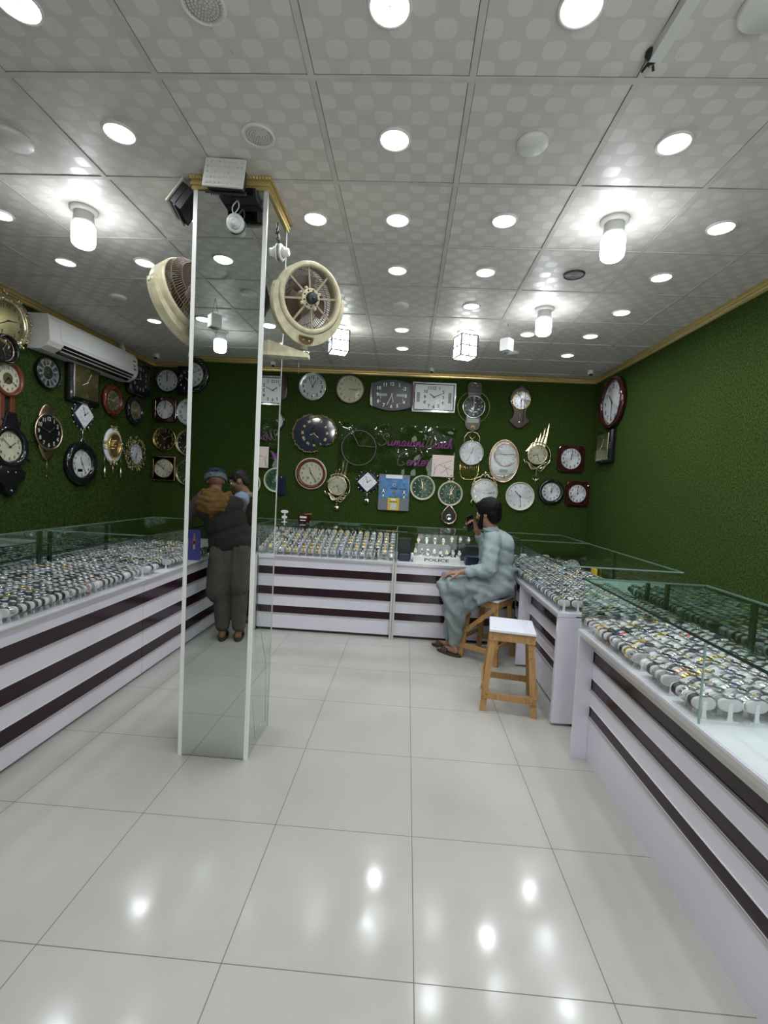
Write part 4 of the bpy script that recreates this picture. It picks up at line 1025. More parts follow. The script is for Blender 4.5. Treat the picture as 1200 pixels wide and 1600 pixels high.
# diamond clocks
def diamond_clock(wall, u, z, s_, label, fm):
    t = wall_root('wall_clock', wall, u, z, label)
    part('wheel', MB().lathe([(0, 0), (s_*.80, 0), (s_*.80, .016), (s_*.7, .022), (0, .022)], n=36), t, M['navy'])
    for k in range(16):
        sp = MB(); a = 2*PI*(k+.5)/16; r0, r1 = s_*.78, s_*(1.0 if k % 2 else .92); sp.cyl((r0*math.cos(a), r0*math.sin(a), .014), (r1*math.cos(a), r1*math.sin(a), .016), .006, .009, n=8)
        part('stud', sp, t, M['silver'])
    d = [(s_*.86, 0), (0, s_*.86), (-s_*.86, 0), (0, -s_*.86)]; part('diamond_frame', MB().prism(d, .018, .030, bev=.004), t, fm)
    part('dial', MB().prism([(x*.92, y*.92) for x, y in d], .030, .032), t, M['dialw'])
    m = MB().tube([(x*.5, y*.5, .033) for x, y in d], .0012, m=4, closed=True)
    for k in range(12): a = PI*k/6; q = .40 if k % 3 else .62; m.bar((s_*q*math.cos(a), s_*q*math.sin(a), .033), (s_*(q+.07)*math.cos(a), s_*(q+.07)*math.sin(a), .033), .004, .001)
    part('numerals', m, t, M['paint']); part('hands', hands(s_*.6, .035, 1, 57, .005), t, M['paint'])
    p = MB().cyl((0, -s_*.8, .012), (0, -s_*1.38, .012), .007, n=8); part('pendulum_rod', p, t, M['silver'])
    part('pendulum_disc', MB().at(Tr(0, -s_*1.55, .014)).lathe([(0, 0), (.034, 0), (.036, .006), (.030, .010), (0, .010)], n=24), t, M['silver'])
    part('pendulum_face', MB().at(Tr(0, -s_*1.55, .0245)).lathe([(0, 0), (.014, 0)], n=16, smooth=False), t, M['black'])
diamond_clock('B', -.534, 1.565, .165, 'white diamond shaped clock on a studded dark wheel under the sign ring', M['maroon'])
diamond_clock('L', 4.825, 2.11, .18, 'white diamond clock on a studded wheel under the black square frame', M['silver'])
# acrylic sign
t = wall_root('acrylic_sign', 'B', -.175, 2.006, 'clear acrylic shop sign with purple script and a drawn clock ring', 'sign')
part('sheet', MB().box((-.771, -.328, .030), (.771, .328, .035)), t, M['acrylic'])
part('standoffs', MB().cyl((-.74, .30, 0), (-.74, .30, .040), .010, n=12).cyl((.74, .30, 0), (.74, .30, .040), .010, n=12).cyl((-.74, -.30, 0), (-.74, -.30, .040), .010, n=12).cyl((-.12, -.29, 0), (-.12, -.29, .040), .010, n=12).cyl((.74, -.30, 0), (.74, -.30, .040), .010, n=12), t, M['silver'])
part('clock_ring', MB().at(Tr(-.495, .003, .040)).ring(.228, .0055, z=0, n=60, m=6), t, M['dusky'])
part('ring_hands', MB().cyl((-.495, .03, .041), (-.59, .20, .041), .0045, n=6).cyl((-.495, .03, .041), (-.27, .025, .041), .0045, n=6), t, M['dusky'])
# single-stroke script letters in a unit box (x, y) 0..1, baseline 0
GL = {
 'S': ([(1.0, .95), (.85, 1.25), (.5, 1.35), (.25, 1.1), (.4, .8), (.75, .55), (.8, .25), (.5, -.02), (.1, .0), (-.1, .2)], 1.0),
 'u': ([(0, .55), (.05, .15), (.2, 0), (.4, .1), (.5, .55), (.48, .15), (.6, .0), (.72, .1)], .72),
 'm': ([(0, .1), (.08, .55), (.08, 0), (.2, .5), (.34, .5), (.36, 0), (.48, .5), (.62, .5), (.64, .08), (.75, .0), (.85, .1)], .85),
 'a': ([(.45, .5), (.2, .56), (.05, .25), (.15, 0), (.35, .05), (.48, .5), (.46, .1), (.58, 0), (.7, .12)], .70),
 'i': ([(0, .12), (.12, .55), (.12, .1), (.22, 0), (.32, .1)], .32), 'n': ([(0, .1), (.08, .55), (.08, 0), (.22, .5), (.38, .48), (.4, .08), (.5, 0), (.62, .12)], .62),
 'W': ([(-.25, .9), (0, 1.3), (.3, 1.25), (.35, .8), (.3, .2), (.45, 0), (.7, .4), (.85, 1.1), (.85, .3), (1.0, 0), (1.25, .35), (1.4, 1.0)], 1.35),
 't': ([(0, .12), (.22, .95), (.16, .15), (.28, 0), (.4, .12)], .40), 'c': ([(.4, .45), (.2, .55), (.05, .25), (.18, 0), (.45, .12)], .45),
 'h': ([(0, .1), (.2, .9), (.24, 1.15), (.12, 1.1), (.1, 0), (.24, .5), (.4, .45), (.4, .08), (.5, 0), (.62, .12)], .62),
 'C': ([(.95, 1.0), (.8, 1.35), (.4, 1.3), (.05, .7), (.15, .1), (.5, -.05), (.9, .15)], 1.0), 'e': ([(.05, .22), (.35, .32), (.35, .52), (.15, .52), (.05, .2), (.2, 0), (.45, .12)], .45),
 'r': ([(0, .12), (.1, .6), (.28, .52), (.24, .1), (.36, 0), (.46, .12)], .46)}
def smooth_pts(p, n=5):
    out = []
    for k in range(len(p)-1):
        a = p[max(k-1, 0)]; b = p[k]; c = p[k+1]; d = p[min(k+2, len(p)-1)]
        for j in range(n):
            f = j/n; q = []
            for e in range(2): q.append(.5*((2*b[e])+(-a[e]+c[e])*f+(2*a[e]-5*b[e]+4*c[e]-d[e])*f*f+(-a[e]+3*b[e]-3*c[e]+d[e])*f**3))
            out.append(tuple(q))
    return out+[p[-1]]
def script(word, x, y, h, mt, mcap, name):
    lo = MB()
    for ch in word:
        p, adv = GL[ch]; sh = .22
        lo.tube([(x+(a+b*sh)*h, y+b*h, .041) for a, b in smooth_pts(p)], .0062 if ch.islower() else .0048, mt if ch.islower() else mcap, m=6); x += adv*h*1.02
    for k, ch in enumerate(word):
        pass
    part(name, lo, t, mt)
script('Sumaiani', -.235, .055, .112, M['magenta'], M['dusky'], 'script_word'); script('Watch', .355, .05, .105, M['magenta'], M['dusky'], 'script_word'); script('Center', .01, -.195, .125, M['magenta'], M['dusky'], 'script_word')
part('feed_wire', MB().tube([(.03, .05, .04), (.02, -.05, .04), (.01, -.14, .04)], .002, m=4).tube([(.29, .06, .04), (.36, -.06, .04), (.33, -.1, .04)], .002, m=4), t, M['silver'])
t = wall_root('paper_sheet', 'B', .445, 1.825, 'square pale pink paper on the lower right corner of the sign', 'paper')
part('sheet', MB().box((-.14, -.14, .0365), (.145, .14, .0380)), t, M['pink'])
ln = MB()
for a, b in (((-.12, -.13), (-.08, .0)), ((-.08, .0), (.12, .08)), ((-.1, -.12), (-.11, .03)), ((-.02, -.10), (.10, .0)), ((.02, .02), (.08, -.12)), ((-.04, .01), (.12, -.05))): ln.bar((*a, .0385), (*b, .0385), .004, .0006)
part('pen_lines', ln, t, M['blackm'])
# blue poster board (payment code left out)
t = wall_root('notice_board', 'B', -.176, 1.444, 'grey notice board with a blue watch poster and a yellow card, under the sign', 'notice board')
part('board', MB().box((-.205, -.240, .004), (.205, .240, .030), bev=.004), t, M['greypanel']); po_ = part('poster', MB().box((-.196, -.075, .0302), (.196, .195, .032)), t, M['poster'])
tx = MB(); tx.box((-.115, .185, .0322), (.105, .232, .034)); part('label_strip', tx, t, M['dialw'])
pr = MB()
for x, y in ((-.14, -.01), (.135, -.02)): pr.at(Tr(x, y, .0325)).lathe([(0, .001), (.020, .001), (.020, 0)], M['dialw'], 16).box((-.008, -.05, 0), (.008, .05, .0006), M['dialw']).lathe([(0, .0022), (.013, .0022), (.013, .001)], M['black'], 14)
pr.at(); pr.lathe([(0, .033), (.02, .033), (.02, .032)], M['skin'], 12); pr.box((-.05, .045, .0322), (.045, .056, .0328), M['paint']).box((.07, .045, .0322), (.165, .056, .0328), M['paint']).box((-.18, .07, .0322), (-.09, .086, .0328), M['greypanel']).box((-.06, -.075, .0322), (.04, -.062, .0328), M['paint'])
pr.at(Tr(0, .10, .0325)).ring(.018, .003, M['white'], n=18, m=4); pr.at(Tr(.125, .11, .0325)).ring(.010, .003, M['navy'], n=12, m=4); pr.at()
part('poster_print', pr, po_, M['paint'])
yc_ = part('yellow_card', MB().box((-.075, -.236, .0305), (.075, -.070, .0335)), t, M['yellow']); part('card_print', MB().box((-.035, -.105, .0336), (.035, -.082, .0340), M['dialw']).box((-.055, -.128, .0336), (.055, -.120, .0340), M['turf']).box((-.042, -.222, .0336), (.042, -.140, .0340), M['dialsil']), yc_, M['dialw'])
# green clocks
def sparkle(R):
    m = MB()
    for k in range(26): a = random.uniform(0, 2*PI); r = R*random.uniform(.1, .6); m.ball((r*math.cos(a)*.6, r*math.sin(a), .022), random.uniform(.003, .008), n=6, m=4, sc=(1, 1, .3))
    return m
t = round_clock('B', .199, 1.527, .166, .020, M['dialc'], M['dialg'], M['goldp'], 'ticks', 11, 58, 'round dark green clock with cream rim and no pendulum', .2); part('dial_pattern', sparkle(.14), t, M['goldp'])
t = round_clock('B', .568, 1.466, .164, .018, M['dialc'], M['dialg'], M['goldp'], 'ticks', 1, 2, 'round dark green clock with a gold bow and teardrop pendulum', .2); part('dial_pattern', sparkle(.14), t, M['goldp'])
bw = MB()
for s_ in (-1, 1): bw.tube([(0, .165, .02), (s_*.03, .20, .02), (s_*.06, .20, .02), (s_*.05, .17, .02), (0, .165, .02)], .009, m=6)
bw.tube([(0, .165, .02), (-.02, .21, .02), (.01, .235, .02)], .005, m=6); part('bow', bw, t, M['goldp'])
pd = MB(); vs = []
tear = [(.0, -.15), (-.05, -.20), (-.095, -.27), (-.09, -.34), (-.05, -.385), (0, -.40), (.05, -.385), (.09, -.34), (.095, -.27), (.05, -.20)]
pd.tube([(x, y, .014) for x, y in tear], .014, m=6, closed=True); part('teardrop_frame', pd, t, M['rose']); part('teardrop_back', MB().prism([(x*.9, y) for x, y in tear], .003, .008), t, M['blackm'])
part('pendulum', MB().at(Tr(.0, -.31, .016)).lathe([(0, 0), (.040, 0), (.042, .008), (.030, .012), (.028, .006), (0, .006)], n=24), t, M['silver'])
# white clock with harp strings
t = round_clock('B', .811, 2.016, .160, .010, M['silver'], M['dialw'], M['bronze'], 'ticks', 12, 34, 'round white clock with a gold loop above and harp strings below', .2)
lp = MB().tube([(-.10, .13, .012), (-.10, .20, .012), (-.06, .26, .012), (0, .275, .012), (.06, .26, .012), (.10, .20, .012), (.10, .13, .012)], .007, m=6); lp.tube([(-.04, .22, .014), (0, .17, .016), (.04, .22, .014)], .008, m=6); part('loop', lp, t, M['goldp'])
hp = MB().tube([(-.135, -.10, .01), (-.135, -.26, .01), (-.11, -.325, .01), (-.06, -.35, .01), (.02, -.35, .01), (.08, -.325, .01), (.105, -.26, .01), (.105, -.10, .01)], .007, m=6)
for k in range(9): x = -.11+.024*k; hp.cyl((x, -.12, .01), (x, -.335+abs(k-4)*.006, .01), .0022, n=5)
part('harp', hp, t, M['gold'])
# oval white clock
t = wall_root('wall_clock', 'B', 1.239, 1.928, 'tall white oval clock with rose gold rim and a gold ornament')
part('rim', MB().ring(.19, .009, sx=1, sy=1.43, z=.02, n=56), t, M['rose']); part('panel', MB().lathe([(0, .004), (.188, .004), (.188, .016), (0, .018)], n=56, sy=1.43), t, M['dialw'])
part('inner_rim', MB().ring(.175, .003, sx=1, sy=1.43, z=.020, n=56), t, M['goldp'])
part('bezel', MB().at(Tr(.012, .085, 0)).ring(.143, .007, z=.030, n=40), t, M['rose']); face(t, .140, .024, M['dialw'], None, 'ticks', M['bronze'], 9, 14, cx=.012, cy=.085)
part('display_window', MB().prism([(x*1.0+.0, y-.125) for x, y in rrect(.055, .020, .018)], .018, .022), t, M['lcd'])
wg = MB().ball((.0, -.205, .026), .026, n=12, m=8, sc=(.8, 1, .5)); wg.tube([(-.12, -.18, .022), (-.06, -.195, .026), (0, -.20, .026), (.07, -.185, .026), (.13, -.16, .022)], .006, m=6); part('ornament', wg, t, M['goldp'])
# gold crested clock
t = round_clock('B', 1.009, 1.510, .180, .012, M['goldp'], M['dialw'], M['goldp'], 'arabic', 3, 15, 'large white clock with an ornate gold crest, above the seated man head', .22)
cr = MB()
for k in range(60): a = random.uniform(.45, 2.7); h = .186+random.uniform(0, .085)*math.sin(a)**4; cr.ball((h*math.cos(a), h*math.sin(a), random.uniform(.012, .03)), random.uniform(.006, .013), n=7, m=5)
for s_ in (-1, 1): cr.tube([(s_*.14, .13, .02), (s_*.12, .18, .02), (s_*.06, .20, .02), (s_*.03, .235, .02), (0, .21, .02)], .007, m=6)
cr.cyl((0, .21, .02), (0, .285, .02), .010, .004, n=8); part('crest', cr, t, M['goldp']); part('side_scroll', MB().tube([(-.15, -.10, .02), (-.165, -.14, .02), (-.14, -.165, .02)], .012, m=6), t, M['goldp'])
# dark wood mini pendulum
t = wall_root('wall_clock', 'B', 1.400, 2.64, 'small dark wooden pendulum clock with a gold bezel, top right of the back wall')
part('body', MB().prism([(0, .275), (.05, .235), (.10, .20), (.135, .12), (.13, .04), (.09, -.02), (.075, -.08), (.09, -.14), (.135, -.19), (.08, -.235), (.03, -.275), (-.03, -.275), (-.08, -.235), (-.135, -.19), (-.09, -.14), (-.075, -.08), (-.09, -.02), (-.13, .04), (-.135, .12), (-.10, .20), (-.05, .235)][::-1], 0, .035, bev=.006), t, M['darkwood'])
part('bezel', MB().at(Tr(.007, .08, 0)).lathe([(.118, .036), (.120, .046), (.108, .050), (.104, .038)], n=48, closed=True, fr=lambda a: 1+.03*math.cos(12*a)), t, M['gold'])
face(t, .104, .038, M['dialsil'], None, 'roman', M['paint'], 6, 29, size=.24, cx=.007, cy=.08)
part('pendulum', MB().cyl((0, -.04, .038), (0, -.20, .038), .003, n=6).ball((0, -.20, .04), .014, n=10, m=6, sc=(1, 1, .4)), t, M['goldp'])
tag(MB().cyl((1.465, YB-.055, ZC-.02), (1.44, YB-.055, 2.42), .0022, n=6).build('hanging_wire', M['blackm']), 'thin dark wire hanging from the ceiling edge over the small wooden clock', 'wire')
round_clock('B', 1.477, 1.480, .187, .014, M['dialc'], M['dialw'], M['paint'], 'ticks', 10, 29, 'round white clock with cream rim and thin bar hour marks', .2, sec=17)
def square_clock(wall, u, z, a, b, fm, dial, nm, style, hh, mm, label, oval_=1.0, q=.35, size=.2, rim=None, roll=0):
    t = wall_root('wall_clock', wall, u, z, label, roll=roll)
    part('frame', MB().prism(rrect(a, b, a*q), 0, .035, bev=.010), t, fm)
    for s_ in (-1, 1): part('side_rail', MB().prism(rrect(.010, b*.82, .009), .0, .042) if False else MB().box((s_*a*.93-.010, -b*.72, .030), (s_*a*.93+.010, b*.72, .040), bev=.004), t, fm)
    part('bezel', MB().ring(a*.78, .006, z=.036, sy=oval_), t, rim or fm); face(t, a*.78, .0355, dial, None, style, nm, hh, mm, 1, oval_, size, rn=.76); return t
square_clock('B', 2.092, 1.999, .167, .173, M['maroon'], M['dialw'], M['paint'], 'arabic', 12, 2, 'maroon square clock with a white dial, upper of the two by the right corner', 1.06, size=.24)
square_clock('B', 2.205, 1.553, .145, .160, M['maroon'], M['dialw'], M['paint'], 'arabic', 12, 0, 'maroon square clock with a white dial, lower one nearest the right corner', 1.06, size=.24)
round_clock('B', 1.873, 1.559, .168, .050, M['black'], M['dialw'], M['paint'], 'arabic', 12, 3, 'round white clock in a thick black rim, right part of the bottom row', .24, depth=.045)
# back wall left part
round_clock('B', -3.30, 2.788, .165, .022, M['black'], M['dialw'], M['paint'], 'arabic', 11, 59, 'round white clock with black rim at the top of the left corner column', .22)
t = wall_root('wall_clock', 'B', -2.995, 2.795, 'black square clock with white numerals beside the pillar left edge')
part('frame', MB().prism(rrect(.16, .19, .012), 0, .032, bev=.006), t, M['black']); q = numerals(.12, .0335, 'arabic', .036); part('numerals', q, t, M['numw']); part('hands', hands(.11, .036, 10, 9, .006), t, M['numw'])
square_clock('B', -3.31, 2.397, .150, .168, M['maroon'], M['dialw'], M['paint'], 'arabic', 12, 1, 'maroon square clock with a hanging price tag in the left corner column', 1.08, size=.22)
tag(MB().bar((-3.31, YB-.062, 2.40), (-3.285, YB-.066, 2.28), .075, .002, up=(0, -1, 0)).build('price_tag', M['white']), 'white plastic tag stuck on the maroon clock in the left corner', 'tag')
round_clock('B', -2.974, 2.380, .186, .012, M['silver'], M['dialw'], M['paint'], 'roman', 1, 25, 'round white clock with roman numerals cut by the pillar left edge', .22)
round_clock('B', -3.315, 2.006, .160, .012, M['gold'], M['dialk'], M['numg'], 'arabic', 1, 53, 'round black clock with gold rim and gold numerals in the left corner column', .27, hm=M['numg'])
round_clock('B', -2.979, 1.969, .178, .010, M['goldp'], M['dialk'], M['numw'], 'ticks', 7, 10, 'round black clock with pale gold rim cut by the pillar left edge', .2)
t = square_clock('B', -3.31, 1.608, .160, .168, M['rose'], M['dialc'], M['bronze'], 'arabic', 12, 52, 'cream square clock with rose gold frame at the bottom of the left corner column', 1.0, q=.1, size=.2)
part('face_plate', MB().prism(rrect(.145, .152, .01), .034, .0350), t, M['dialc'])
round_clock('B', -2.968, 1.567, .180, .006, M['goldp'], M['glassgreen'], M['numg'], 'ticks', 4, 35, 'round dark transparent clock with thin pale rim, lowest beside the pillar', .2)
# front wall clock seen in the mirror
t = round_clock('F', -2.80, 2.80, .24, .085, M['black'], M['dialw'], M['paint'], 'arabic', 10, 10, 'ornate black and gold clock on the front wall, seen in the mirror', .2)
lf = MB()
for k in range(70): a = 2*PI*k/70; r = .20+random.uniform(-.02, .02); lf.ball((r*math.cos(a), r*math.sin(a), .034), random.uniform(.005, .010), n=6, m=4)
part('gold_leaves', lf, t, M['goldp'])
# -- left wall
t = wall_root('wall_clock', 'L', 5.80, 2.713, 'black square clock with large pale numerals by the left corner')
part('frame', MB().prism(rrect(.235, .215, .05), 0, .05, bev=.015), t, M['black']); part('dial', MB().prism(rrect(.17, .17, .03), .05, .052), t, M['dialk'])
m = MB()
for k, (x, y) in enumerate(((0, .8), (.42, .8), (.78, .45), (.8, 0), (.78, -.45), (.42, -.8), (0, -.8), (-.42, -.8), (-.78, -.45), (-.8, 0), (-.78, .45), (-.42, .8))): put_text(m, str(12 if k == 0 else k), x*.155, y*.155, .053, .058)
part('numerals', m, t, M['numw']); part('hands', hands(.13, .056, 11, 43, .006), t, M['numw'])
scal = lambda n, e: (lambda a: 1+e*abs(math.cos(n*a/2)))
def scallop_clock(u, z, R, fm, label):
    t = wall_root('wall_clock', 'L', u, z, label)
    ringframe(t, R, R*.66, fm, .055, fr=None, prof=[(R*.62, .004), (R*.92, .004), (R*.94, .03), (R*.86, .052), (R*.74, .058), (R*.66, .045), (R*.66, .01)])
    sc = MB()
    for k in range(12): a = 2*PI*k/12; sc.ball((R*.80*math.cos(a), R*.80*math.sin(a), .036), R*.19, n=12, m=8, sc=(1, 1, .30/R*.18))
    part('scallops', sc, t, fm); face(t, R*.65, .03, M['dialgold'], None, 'arabic', M['numw'], 9, 8, size=.2, hm=M['numw']); return t
scallop_clock(5.297, 2.349, .188, M['redwood'], 'reddish brown scalloped clock with a gold dial on the left wall')
scallop_clock(5.742, 2.309, .188, M['black'], 'black scalloped clock with a gold dial on the left wall near the corner')
# gold baroque oval clock
t = wall_root('wall_clock', 'L', 5.333, 1.83, 'white and gold baroque oval clock with hanging cone weights')
part('porcelain_ring', MB().lathe([(.10, .004), (.165, .004), (.17, .02), (.15, .034), (.10, .03)], n=48, sy=1.22, closed=True), t, M['dialw'])
orn = MB().ring(.105, .010, z=.04, sy=1.2, n=44)
for k in range(44): a = 2*PI*k/44; orn.ball((.125*math.cos(a), .125*1.2*math.sin(a), .038), random.uniform(.006, .011), n=6, m=5)
for y0_, sg_ in ((.21, 1), (-.20, -1)):
    for k in range(18): orn.ball((random.uniform(-.06, .06), y0_+random.uniform(-.025, .03), .03), random.uniform(.008, .014), n=6, m=5)
for s_ in (-1, 1):
    for k in range(8): orn.ball((s_*(.165+random.uniform(-.02, .015)), random.uniform(-.05, .05), .032), random.uniform(.008, .013), n=6, m=5)
part('gold_ornament', orn, t, M['gold']); part('dial', MB().lathe([(0, .030), (.10, .030)], n=32, sy=1.2, smooth=False), t, M['rose'])
fg = MB()
for k in range(10): fg.ball((random.uniform(-.04, .04), random.uniform(-.06, .06), .036), .014, n=7, m=5)
part('relief', fg, t, M['gold'])
for s_ in (-1, 1): part('chain_weight', MB().cyl((s_*.15, -.12, .02), (s_*.15, -.29, .02), .002, n=5).lathe([(0, 0)], n=3) if False else MB().cyl((s_*.15, -.12, .02), (s_*.15, -.25, .02), .002, n=5).cyl((s_*.15, -.25, .02), (s_*.15, -.37, .02), .014, .020, n=10), t, M['goldp'])
part('pendulum', MB().cyl((0, -.22, .02), (0, -.34, .02), .004, n=6), t, M['goldp'])
# silver leaf clock
t = wall_root('wall_clock', 'L', 5.788, 1.767, 'silver leaf wreath clock with a white dial on the left wall')
lf = MB()
for k in range(190):
    a = random.uniform(0, 2*PI); r = random.uniform(.125, .225); lf.at(Tr(r*math.cos(a), r*math.sin(a), random.uniform(.010, .030))@Rz(a+random.uniform(-1, 1))); lf.ball((0, 0, 0), .020, n=6, m=4, sc=(1, .42, .22))
lf.at(); part('leaf_wreath', lf, t, M['goldp']); part('bezel', MB().ring(.120, .006, z=.03, sy=1.1), t, M['silver']); face(t, .118, .026, M['dialw'], None, 'arabic', M['paint'], 6, 31, sy=1.1)
# silver glass clock
t = round_clock('L', 4.324, 2.429, .148, .010, M['black'], M['dialsil'], M['chrome'], 'ticks', 12, 15, 'round silver glass clock with a dark centre below the air conditioner', .3, depth=.05)
part('centre_disc', MB().at(Tr(0, 0, .0245)).lathe([(0, .001), (.060, .001), (.062, -.001)], n=28), t, M['glassgreen'])
wd = MB()
for k in range(12): a = 2*PI*k/12; wd.at(Tr(0, 0, .0245)@Rz(a)).add([(.07, -.012, 0), (.125, -.022, 0), (.125, .022, 0), (.07, .012, 0)], [(0, 1, 2, 3)])
part('facets', wd, t, M['chrome'])
def ornate_square(wall, u, z, a, b, label):
    t = wall_root('wall_clock', wall, u, z, label)
    part('frame', MB().prism(rrect(a, b, .01), 0, .065, bev=.030), t, M['black']); part('inner_frame', MB().prism(rrect(a*.80, b*.80, .004), .06, .070, bev=.003), t, M['silver'])
    od = MB()
    for s_ in (-1, 1):
        for k in range(15):
            f = -1+2*k/14; od.ball((f*a*.9, s_*b*.90, .050), .010+.008*(abs(f) < .25), n=7, m=5); od.ball((s_*a*.90, f*b*.9, .050), .010+.008*(abs(f) < .25), n=7, m=5)
    part('frame_beads', od, t, M['blackm']); part('dial', MB().prism(rrect(a*.76, b*.76, .003), .07, .0715), t, M['dialgold'])
    m = MB(); 
    for k in (0, 3, 6, 9): an = PI/2-PI*k/6; put_text(m, ROM[k], a*.6*math.cos(an), b*.6*math.sin(an), .0722, a*.2)
    part('numerals', m, t, M['numg']); part('hands', hands(a*.6, .074, 8, 5, .005), t, M['numw']); part('lens', MB().box((-a*.76, -b*.76, .082), (a*.76, b*.76, .083)), t, M['lens']); return t
ornate_square('L', 4.80, 2.441, .235, .222, 'square black carved frame clock with a gold dial below the air conditioner')
# gold and black oval
t = wall_root('wall_clock', 'L', 4.339, 1.872, 'black round clock set in a tall rose gold leaf shape with a thin pendulum')
part('leaf_panel', MB().lathe([(0, .002), (.118, .002), (.122, .012), (.112, .016), (0, .014)], n=48, sy=2.25), t, M['rose'])
part('cut_out', MB().ball((.03, .175, .014), .03, n=12, m=6, sc=(1, 1, .15)).ball((-.03, -.175, .014), .03, n=12, m=6, sc=(1, 1, .15)), t, M['blackm'])
part('bezel', MB().ring(.168, .010, z=.03, sy=1.02), t, M['rose']); part('drum', MB().lathe([(0, .01), (.165, .01), (.165, .028), (0, .028)], n=40), t, M['blackm']); face(t, .16, .029, M['dialk'], None, 'arabic', M['numw'], 1, 48, size=.22, hm=M['goldp'])
part('pendulum', MB().cyl((0, -.26, .01), (0, -.42, .01), .002, n=5).ball((0, -.425, .012), .014, n=10, m=6, sc=(1, .7, .5)), t, M['rose'])
t = round_clock('L', 4.800, 1.590, .240, .095, M['black'], M['dialw'], M['bronze'], 'arabic', 11, 25, 'large oval black framed clock with a white dial, lowest on the left wall', .2, depth=.06, sy=.97, rn=.8)
part('day_window', MB().box((-.06, -.085, .028), (.01, -.055, .030)), t, M['black'])
# wooden pendulum clock
t = wall_root('wall_clock', 'L', 3.875, 2.272, 'brown wooden pendulum clock with a cream dial at the left picture edge')
ringframe(t, .155, .118, M['brownw'], .055); face(t, .118, .026, M['dialc'], None, 'arabic', M['paint'], 7, 20, size=.2)
part('dial_centre', MB().at(Tr(0, 0, .0265)).lathe([(0, .001), (.05, .001)], n=20, smooth=False), t, M['dialgold'])
pb_ = MB().box((-.075, -.36, 0), (-.03, -.12, .03), bev=.004).box((.03, -.36, 0), (.075, -.12, .03), bev=.004).box((-.085, -.42, 0), (.085, -.35, .032), bev=.006).box((-.04, -.44, 0), (.04, -.42, .025)).box((-.05, .14, 0), (.05, .19, .03), bev=.005)
part('pendulum_case', pb_, t, M['brownw']); part('case_back', MB().box((-.03, -.36, .001), (.03, -.12, .006)), t, M['blackm'])
# black ship wheel clock
t = wall_root('wall_clock', 'L', 3.895, 1.69, 'black ship wheel clock with a cream dial, low at the left picture edge')
ringframe(t, .19, .128, M['black'], .06); face(t, .128, .03, M['dialc'], None, 'arabic', M['paint'], 1, 52, size=.2)
hd = MB()
for k in range(8): a = 2*PI*k/8+.3; hd.cyl((.18*math.cos(a), .18*math.sin(a), .03), (.235*math.cos(a), .235*math.sin(a), .03), .007, .010, n=8).ball((.245*math.cos(a), .245*math.sin(a), .03), .013, n=8, m=6)
part('wheel_handles', hd, t, M['black'])
bd = MB().prism([(.10, -.16), (.16, -.22), (.15, -.28), (.08, -.33), (.06, -.40), (0, -.43), (-.06, -.40), (-.08, -.33), (-.15, -.28), (-.16, -.22), (-.10, -.16)][::-1], 0, .05, bev=.012); part('carved_top', MB().prism([(-.09, .16), (-.05, .30), (.05, .30), (.09, .16)][::-1], 0, .05, bev=.01), t, M['black'])
part('carved_body', bd, t, M['black']); part('brass_studs', MB().ball((0, -.38, .052), .012, n=8, m=6).ball((-.04, -.22, .052), .008, n=8, m=6).ball((.04, -.22, .052), .008, n=8, m=6), t, M['silver'])
# big gold clock and black clock under it
t = wall_root('wall_clock', 'L', 3.872, 2.755, 'large ornate gold framed clock at the left picture edge beside the air conditioner')
ringframe(t, .225, .155, M['goldp'], .05); face(t, .158, .03, M['dialgold'], None, 'arabic', M['paint'], 2, 40, size=.2, glass_=False)
oc = MB()
for k in range(120): a = random.uniform(0, 2*PI); r = .205+random.uniform(-.035, .035); oc.at(Tr(r*math.cos(a), r*math.sin(a), random.uniform(.03, .055))@Rz(a+random.uniform(-.8, .8))).ball((0, 0, 0), .018, n=7, m=5, sc=(1, .5, .5))
oc.at(); part('acanthus_border', oc, t, M['goldp'])
t = round_clock('L', 3.80, 2.50, .125, .030, M['black'], M['dialk'], M['goldp'], 'ticks', 5, 5, 'small black clock with gold inner ring overlapping the large gold one', .2, depth=.10)
part('gold_ring', MB().ring(.094, .004, z=.06), t, M['rose'])
# -- right wall
round_clock('R', 5.60, 2.628, .300, .050, M['maroon'], M['dialw'], M['paint'], 'arabic', 10, 30, 'large round clock with glossy maroon rim high on the right wall', .2, depth=.07)
ornate_square('R', 5.70, 2.123, .20, .195, 'black carved frame clock with a gold dial on the right wall below the maroon one')
# ------------------------------------------------------------------ air conditioner
t = thing('air_conditioner', 'white split air conditioner high on the left wall', 'air conditioner', (XL+.002, 4.105, 2.60))
prof = [(0, 0), (.12, 0), (.185, .035), (.215, .075), (.218, .10), (.205, .27), (.185, .31), (0, .315)]   # x (out), z
L_ = 1.36; vs = [(x, y, z) for y in (0, .008, L_-.008, L_) for x, z in [(a*(1 if 0 < y < L_ else .97), b) for a, b in prof]]
n = len(prof); fs = [tuple(range(n)), tuple(range(4*n-1, 3*n-1, -1))]+[(r*n+k, r*n+(k+1) % n, (r+1)*n+(k+1) % n, (r+1)*n+k) for r in range(3) for k in range(n)]
part('body', MB().add(vs, fs), t, M['offwhite'])
part('front_cover', MB().add([(.2235, .13, .105), (.2235, L_-.004, .105), (.2095, L_-.004, .275), (.2095, .13, .275), (.216, .13, .105), (.216, L_-.004, .105), (.200, L_-.004, .275), (.200, .13, .275)], [(0, 1, 2, 3), (7, 6, 5, 4), (0, 4, 5, 1), (1, 5, 6, 2), (2, 6, 7, 3), (3, 7, 4, 0)]), t, M['white'])
av = []
for yy in (.17, L_-.08): av += [(.134, yy, -.001), (.189, yy, .0305), (.2215, yy, .076), (.212, yy, .080), (.18, yy, .040), (.13, yy, .006)]
